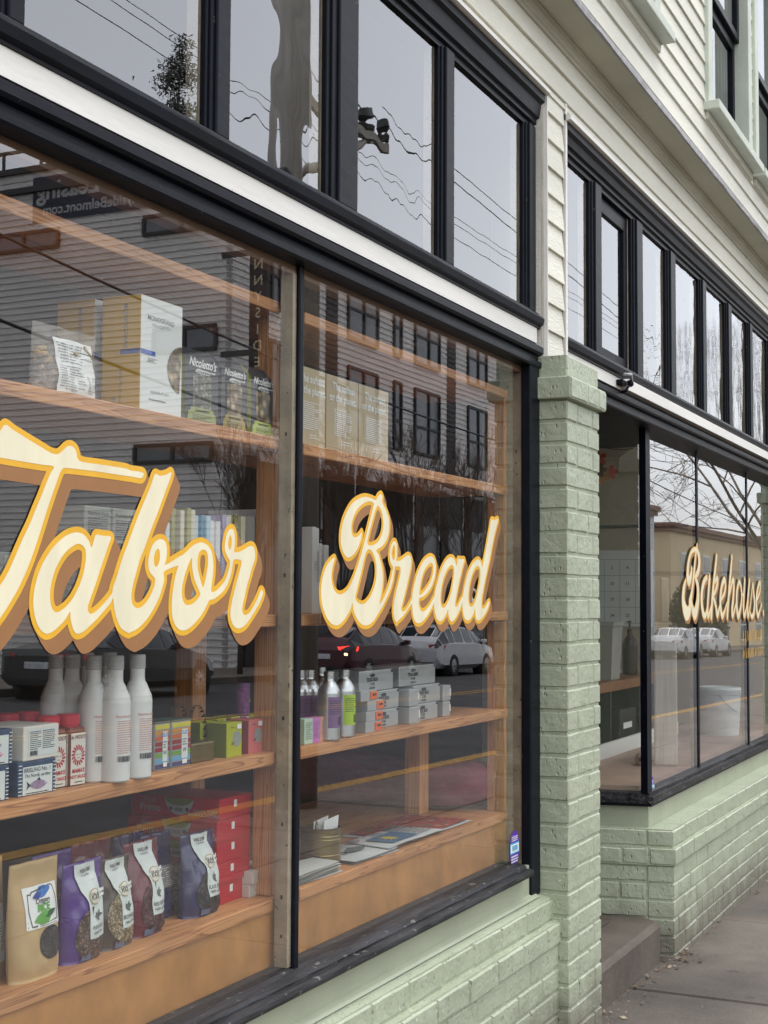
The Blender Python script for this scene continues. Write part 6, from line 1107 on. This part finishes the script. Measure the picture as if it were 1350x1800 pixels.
bare_tree('bare_tree', 'spreading bare tree by the near kerb, mirrored in the Bakehouse glass', 27.5, -1.75, 9.0, 5, .62, 'big bare trees on the near kerb', 6, .26, .075, (-.10, .05), (3, 4), .08, .0045)
bare_tree('bare_tree', 'large bare tree further down the near kerb', 37.0, -1.75, 10.5, 9, .55, 'big bare trees on the near kerb', 5, .28, .10, kids=(3, 4), twig_r=.007)
NEED = mat('conifer_green', (0.15, 0.16, 0.14), .8, .4, 3)
t = thing('conifer', 'tall dark ragged conifer behind the roofs', 'tree', (69.9, -44, -1.5)); m = MB(); m.tube([(0, 0, 0), (0, 0, 36)], [.35, .04], BARK, 8); m.build('trunk', t); m = MB(); rg = random.Random(3)
for k in range(430):
    z = rg.uniform(6, 36.5); f = 1-z/38; rad = (.2+11.0*f**1.0)*rg.uniform(.6, 1.12)*(.82+.25*math.sin(z*1.9))*1.0; a = rg.uniform(0, 6.28); ca, sa = math.cos(a), math.sin(a)
    m.tube([(0, 0, z), (rad*.5*ca, rad*.5*sa, z+.15), (rad*ca, rad*sa, z-.15*rad)], [.03, .02, .008], BARK, 3, False, False)
    for q in range(34):
        s = .22+.83*math.sqrt(rg.random()); c0 = Vector((rad*s*ca, rad*s*sa, z-.12*rad*s*s))+Vector((rg.gauss(0, .30), rg.gauss(0, .30), rg.gauss(-.1, .24))); e1 = Vector((rg.uniform(-1, 1), rg.uniform(-1, 1), rg.uniform(-1, .4))).normalized()*rg.uniform(.08, .24); e2 = e1.cross(Vector((rg.uniform(-1, 1), rg.uniform(-1, 1), 1))).normalized()*.06
        m.add([c0-e1-e2, c0-e1+e2, c0+e1], [(0, 1, 2)], NEED)
m.build('crown', t)
def bush(label, x, y, rx, rz, seed):
    t = thing('bush', label, 'bush', (x, y, gz(x)), 0, 'dark bushes opposite'); m = MB(); rg = random.Random(seed)
    for k in range(1500):
        d = Vector((rg.gauss(0, 1), rg.gauss(0, 1), rg.gauss(0, 1))).normalized()*rg.uniform(.5, 1.05); c0 = Vector((d.x*rx, d.y*rx*.7, rz+d.z*rz)); e1 = Vector((rg.uniform(-1, 1), rg.uniform(-1, 1), rg.uniform(-1, 1))).normalized()*.16; e2 = e1.orthogonal().normalized()*.08
        m.add([c0-e1, c0+e2, c0+e1, c0-e2], [(0, 1, 2, 3)], mat('bush_green', (0.035, 0.055, 0.022), .8, .4, 3))
    m.build('foliage', t)
bush('dark rounded bush before the ochre building', 88, -16.6, 1.7, 1.5, 4); bush('tall dark bush beside the white house', 83.5, -16.9, 1.3, 1.9, 5)
# --- pole and wires on the near kerb
POLE = mat('weathered_pole', (0.42, 0.39, 0.355), .9, .2, 6, .3, 40, stretch=(6, 6, .4))
up = thing('utility_pole', 'weathered wooden utility pole with cross arm by the near kerb', 'utility pole', (8.75, -1.9, gz(8.75)-.05)); m = MB(); m.tube([(0, 0, 0), (0, 0, 9.5)], [.150, .115], POLE, 16); m.build('pole', up); m = MB(); m.box(-.1, 1.35, -.03, .035, 5.07, 5.15, POLE); m.tube([(.1, 0, 4.5), (1.0, 0, 5.05)], .03, POLE, 6); m.build('cross_arm', up)
for k in (.6, 1.0, 1.3): m = MB(); m.lathe([(0, 5.16), (.05, 5.16), (.06, 5.20), (.03, 5.23), (.06, 5.27), (.045, 5.33), (0, 5.34)], RAILM, k, 0, 10); m.build('insulator', up)
m = MB(); m.bbox(-.30, -.10, -.1, .1, 3.9, 4.5, RAILM, .02); m.build('junction_box', up)
up2 = thing('utility_pole', 'second utility pole further down the street with a street lamp arm', 'utility pole', (56, -14.8, gz(56)-.1)); m = MB(); m.tube([(0, 0, 0), (0, 0, 11)], [.20, .15], POLE, 10); m.build('pole', up2); m = MB(); m.tube([(0, 0, 6.0), (-.8, .6, 6.4), (-1.8, 1.2, 6.3)], .05, RAILM, 8); m.build('lamp_arm', up2); m = MB(); m.bbox(-2.2, -1.6, 1.0, 1.35, 6.2, 6.34, RAILM, .04); m.build('lamp_head', up2)
m = MB(); m.bbox(-.25, .1, -.2, .2, 2.6, 3.3, RAILM, .03); m.build('transformer_box', up2)
def wire(p0, p1, sag, r, label, cx_group='overhead wires'):
    pts = [Vector(p0).lerp(Vector(p1), k/24)-Vector((0, 0, sag*4*(k/24)*(1-k/24))) for k in range(25)]; m = MB(); m.tube(pts, r, RAILM, 5, True, True); o = m.build('wire', None); tag(o, label, 'wire', cx_group)
A0 = (8.75, -1.9)
wire((8.75, -1.9, 5.35), (70, -1.9, 4.6), .6, .005, 'overhead wire leaving the near pole, lowest one'); wire((10.05, -1.9, 5.40), (70, -2.6, 5.3), .5, .004, 'overhead wire from the middle insulator of the cross arm'); wire((-30, -1.9, 7.8), (8.75, -1.9, 7.6), .4, .004, 'overhead wire arriving high at the near pole')
wire((20, -14.8, 8.3), (56, -14.8, 7.2), .5, .03, 'thick cable slung across the grey apartments'); wire((20, -14.8, 6.7), (56, -14.8, 4.7), .3, .035, 'thick black cable lower down the grey apartments'); wire((56, -14.8, 8.0), (130, -14.8, 6.5), .8, .03, 'cable running on past the ochre building'); wire((2, -8.0, 9.10), (60, -8.0, 9.0), .25, .007, 'thin wire high over the middle of the road, lowest of three'); wire((2, -8.0, 9.38), (60, -8.0, 9.3), .25, .006, 'thin wire high over the middle of the road, middle of three'); wire((2, -8.0, 9.52), (60, -8.0, 9.45), .25, .006, 'thin wire high over the middle of the road, topmost of three'); wire((56, -14.8, 5.6), (20, -1.9, 5.3), .3, .02, 'service wire crossing the road to the near side')
# --- cars
TYRE = mat('tyre', (0.015, 0.015, 0.016), .8, .1); RIMM = mat('alloy_rim', (0.50, 0.51, 0.52), .3, .05, 8, metal=.8); CGL = mat('car_glass', (0.02, 0.025, 0.03), .05, .1, 2, spec=.9); TLR = mat('tail_lamp_red', (0.30, 0.008, 0.012), .2, .1); TLON = mat('lit_tail_lamp', (0.5, 0.02, 0.02), .3, emit=((1, .05, .03), 2.5)); INDI = mat('lit_indicator', (0.8, .5, .2), .3, emit=((1, .6, .25), 6.0)); PLATE = mat('number_plate', (0.6, 0.62, 0.64), .5)
def car(label, x, y, L, W, Hh, paint, hatch=True, lit=False, group='cars parked opposite'):
    """nose towards +X; origin under the rear bumper on the near side of its centre line"""
    t = thing('parked_car', label, 'car', (x, y, gz(x+2)-.15), 0, group); t.rotation_euler.y = math.atan(.0173); hw = W/2
    # stations: x, z_low, z_belt, z_top, half width at sill, at belt, at roof
    if hatch: ST = [(0, .42, .78, .80, .80, .80, .70), (.05, .30, .84, .98, .90, .90, .72), (.12, .24, .88, 1.10, .96, .96, .74), (.55, .22, .92, Hh-.06, 1, 1, .73), (.95, .22, .93, Hh-.01, 1, 1, .74), (1.6, .22, .93, Hh, 1, 1, .75), (2.3, .22, .92, Hh-.04, 1, 1, .74), (2.75, .22, .90, Hh-.17, 1, 1, .74), (3.25, .22, .90, .92, 1, .98, .80), (3.9, .23, .78, .80, .97, .93, .70), (4.2, .26, .66, .68, .88, .84, .6), (L, .36, .56, .58, .72, .70, .5)]
    else: ST = [(0, .42, .80, .82, .80, .80, .62), (.06, .30, .92, .94, .92, .92, .72), (.55, .22, .96, .99, 1, 1, .76), (1.05, .22, .95, 1.08, 1, 1, .72), (1.55, .22, .94, Hh-.04, 1, 1, .72), (2.1, .22, .93, Hh, 1, 1, .73), (2.6, .22, .92, Hh-.05, 1, 1, .73), (3.0, .22, .90, Hh-.16, 1, 1, .74), (3.5, .22, .90, .92, 1, .98, .8), (4.1, .23, .80, .82, .97, .93, .7), (4.45, .27, .68, .70, .88, .84, .6), (L, .36, .56, .58, .72, .70, .5)]
    ring = []
    for sx, zl, zbt, ztp, a, c_, e in ST:
        P = [(-.80*a, zl), (-a, zl+.12), (-a*1.0, (zl+zbt)/2), (-c_*.985, zbt), (-(c_*.985+(e-c_*.985)*.9), zbt+(ztp-zbt)*.9), (-e*.72, ztp), (0, ztp+.012)]
        P = P+[(-p[0], p[1]) for p in P[-2::-1]]; ring.append([(sx, p[0]*hw, p[1]) for p in P])
    n = len(ring[0]); B = MB(); Gm = MB(); V = [p for r_ in ring for p in r_]
    for i in range(len(ring)-1):
        for k in range(n-1):
            q = (i*n+k, i*n+k+1, (i+1)*n+k+1, (i+1)*n+k); gl = (k in (3, n-5)) and ST[i][3]-ST[i][2] > .12 and ST[i+1][3]-ST[i+1][2] > .12
            rear = (k in (4, 5, n-6, n-7)) and ((hatch and i in (2,)) or (not hatch and i in (3,))); frontg = (k in (4, 5, n-6, n-7)) and ST[i][3]-ST[i+1][3] > .3
            if k in (3, n-5) and not gl and (ST[i][3]-ST[i][2] > .12 or ST[i+1][3]-ST[i+1][2] > .12): gl = True
            B.add([V[j] for j in q], [(0, 1, 2, 3)], paint, True)
            if gl or rear or frontg:
                c0 = sum((Vector(V[j]) for j in q), Vector())/4; nv = (Vector(V[q[1]])-Vector(V[q[0]])).cross(Vector(V[q[2]])-Vector(V[q[0]])).normalized()
                if nv.dot(c0-Vector((2.1, 0, .7))) < 0: nv = -nv
                Gm.add([c0+(Vector(V[j])-c0)*.88+nv*.006 for j in q], [(0, 1, 2, 3)], CGL)
    B.add(ring[0], [tuple(range(n))], paint); B.add(ring[-1], [tuple(range(n))], paint); B.add([V[i*n] for i in range(len(ring))]+[V[i*n+n-1] for i in range(len(ring))], [(i, i+1, len(ring)+i+1, len(ring)+i) for i in range(len(ring)-1)], TYRE)
    body = B.build('body', t); Gm.build('windows', t)
    for wx in (.82, L-.88):
        for s in (-1, 1):
            w_ = MB(); prof = [(.20, -.10), (.30, -.10), (.325, -.07), (.325, .07), (.30, .10), (.20, .10)]; vs = []
            nn = 26
            for r_, z_ in prof:
                for k in range(nn): a = 2*math.pi*k/nn; vs.append((wx+r_*math.cos(a), s*(hw-.085)+z_, .325+r_*math.sin(a)))
            w_.add(vs, [(i*nn+k, i*nn+(k+1) % nn, (i+1)*nn+(k+1) % nn, (i+1)*nn+k) for i in range(5) for k in range(nn)], TYRE, True); w_.tube([(wx, s*(hw-.02), .325), (wx, s*(hw-.30), .325)], .40, TYRE, 26); wo_ = w_.build('wheel', t)
            r2 = MB(); yy = s*(hw+.012)
            for k in range(10):
                a = k*math.pi/5; ca, sa = math.cos(a), math.sin(a); r2.add([(wx+.04*ca-.022*sa, yy, .325+.04*sa+.022*ca), (wx+.04*ca+.022*sa, yy, .325+.04*sa-.022*ca), (wx+.21*ca+.03*sa, yy-s*.01, .325+.21*sa-.03*ca), (wx+.21*ca-.03*sa, yy-s*.01, .325+.21*sa+.03*ca)], [(0, 1, 2, 3)], RIMM)
            r2.lathe([(.20, 0), (.225, .0)], RIMM); r2v = r2.v[-56:]
            for i in range(56): x_, y_, z_ = r2.v[len(r2.v)-56+i]; r2.v[len(r2.v)-56+i] = (wx+x_, yy-s*.012, .325+y_)
            r2.build('rim', wo_)
    for s in (-1, 1):
        l_ = MB(); zc = .86 if hatch else .83
        l_.add([(-.012 if hatch else -.005, s*hw*.50, zc+.03), (.03, s*hw*.80, zc+.06), (.30, s*hw*.985, zc+.04), (.22, s*hw*.99, zc-.06), (.03, s*hw*.84, zc-.09), (-.012, s*hw*.55, zc-.04)], [(0, 1, 2, 3, 4, 5)], TLON if lit and s > 0 else TLR); l_.build('tail_light', t)
        if lit and s > 0: l_ = MB(); l_.bbox(-.02, .03, s*hw*.76-.04, s*hw*.76+.04, zc-.17, zc-.11, INDI, .01); l_.build('indicator', t)
        l_ = MB(); l_.bbox(2.95, 3.10, s*(hw+.02)-.08, s*(hw+.02)+.08, .93, 1.05, paint, .03); l_.build('mirror', t)
        l_ = MB(); l_.bbox(L-.18, L-.05, s*hw*.62-.12, s*hw*.62+.12, .58, .68, PLATE, .03); l_.build('headlight', t)
    l_ = MB(); l_.bbox(-.02, .0, -.26, .26, .60, .72, PLATE, .004); l_.build('number_plate', t); l_ = MB(); l_.bbox(-.015, .03, -hw*.7, hw*.7, .30, .42, TYRE, .02); l_.build('bumper_insert', t)
    return t
def paintm(name, c, r=.28): return mat(name, c, r, .03, 3, coat=.8, metal=.2)
car('silver hatchback parked opposite, ahead of the maroon car', 35.75, -13.15, 4.2, 1.75, 1.44, paintm('silver_paintwork', (0.66, 0.67, 0.69)))
car('maroon car parked opposite with a lit tail lamp', 30.35, -13.15, 4.25, 1.76, 1.45, paintm('maroon_paintwork', (0.075, 0.015, 0.025)), True, True)
car('white saloon parked further along before the ochre building', 62.9, -13.1, 4.7, 1.8, 1.45, paintm('white_paintwork', (0.72, 0.73, 0.74)), False)
car('second white saloon parked ahead of the first white one', 69.2, -13.1, 4.7, 1.8, 1.46, paintm('white_paintwork', (0.72, 0.73, 0.74)), False)
car('dark saloon parked opposite, nearest to the left edge of the glass', 19.8, -13.15, 4.7, 1.8, 1.45, paintm('charcoal_paintwork', (0.03, 0.032, 0.036)), False)
# --- leaf litter where the step meets the pavement
m = MB(); rg = random.Random(6); LL = [mat('litter_brown', (0.10, 0.065, 0.04), .9, .3, 30), mat('litter_pale', (0.26, 0.21, 0.15), .9, .3, 30)]
def litter(n, fx):
    for k in range(n):
        x, y = fx(); z = gz(x)+rg.uniform(.002, .010); s = .002+.006*rg.random()**2.2+(.012 if rg.random() > .94 else 0); a = rg.uniform(0, 6.28); u = Vector((math.cos(a), math.sin(a), rg.uniform(-.4, .4)))*s; v = Vector((-math.sin(a), math.cos(a), rg.uniform(-.4, .4)))*s*rg.uniform(.2, .6); c0 = Vector((x, y, z))
        m.add([c0-u, c0-v, c0+u, c0+v], [(0, 1, 2, 3)], LL[rg.random() > .7])
litter(260, lambda: (rg.uniform(4.46, 5.55), 1.40-abs(rg.gauss(0, .045))+.0))
litter(230, lambda: (5.50+rg.gauss(0, .10), 1.37-abs(rg.gauss(0, .05))))
litter(170, lambda: (rg.uniform(5.6, 7.9), 1.368-abs(rg.gauss(0, .02)))); litter(40, lambda: (rg.uniform(4.5, 8), rg.uniform(.2, 1.35))); litter(150, lambda: (rg.uniform(4.1, 4.5), 1.342-abs(rg.gauss(0, .02))))
litter(500, lambda: (rg.uniform(7, 16), -2.30-abs(rg.gauss(0, .12))))
tag(m.build('leaf_litter'), 'brown leaf crumbs and grit along the step and wall foot', 'leaf litter', kind='stuff')
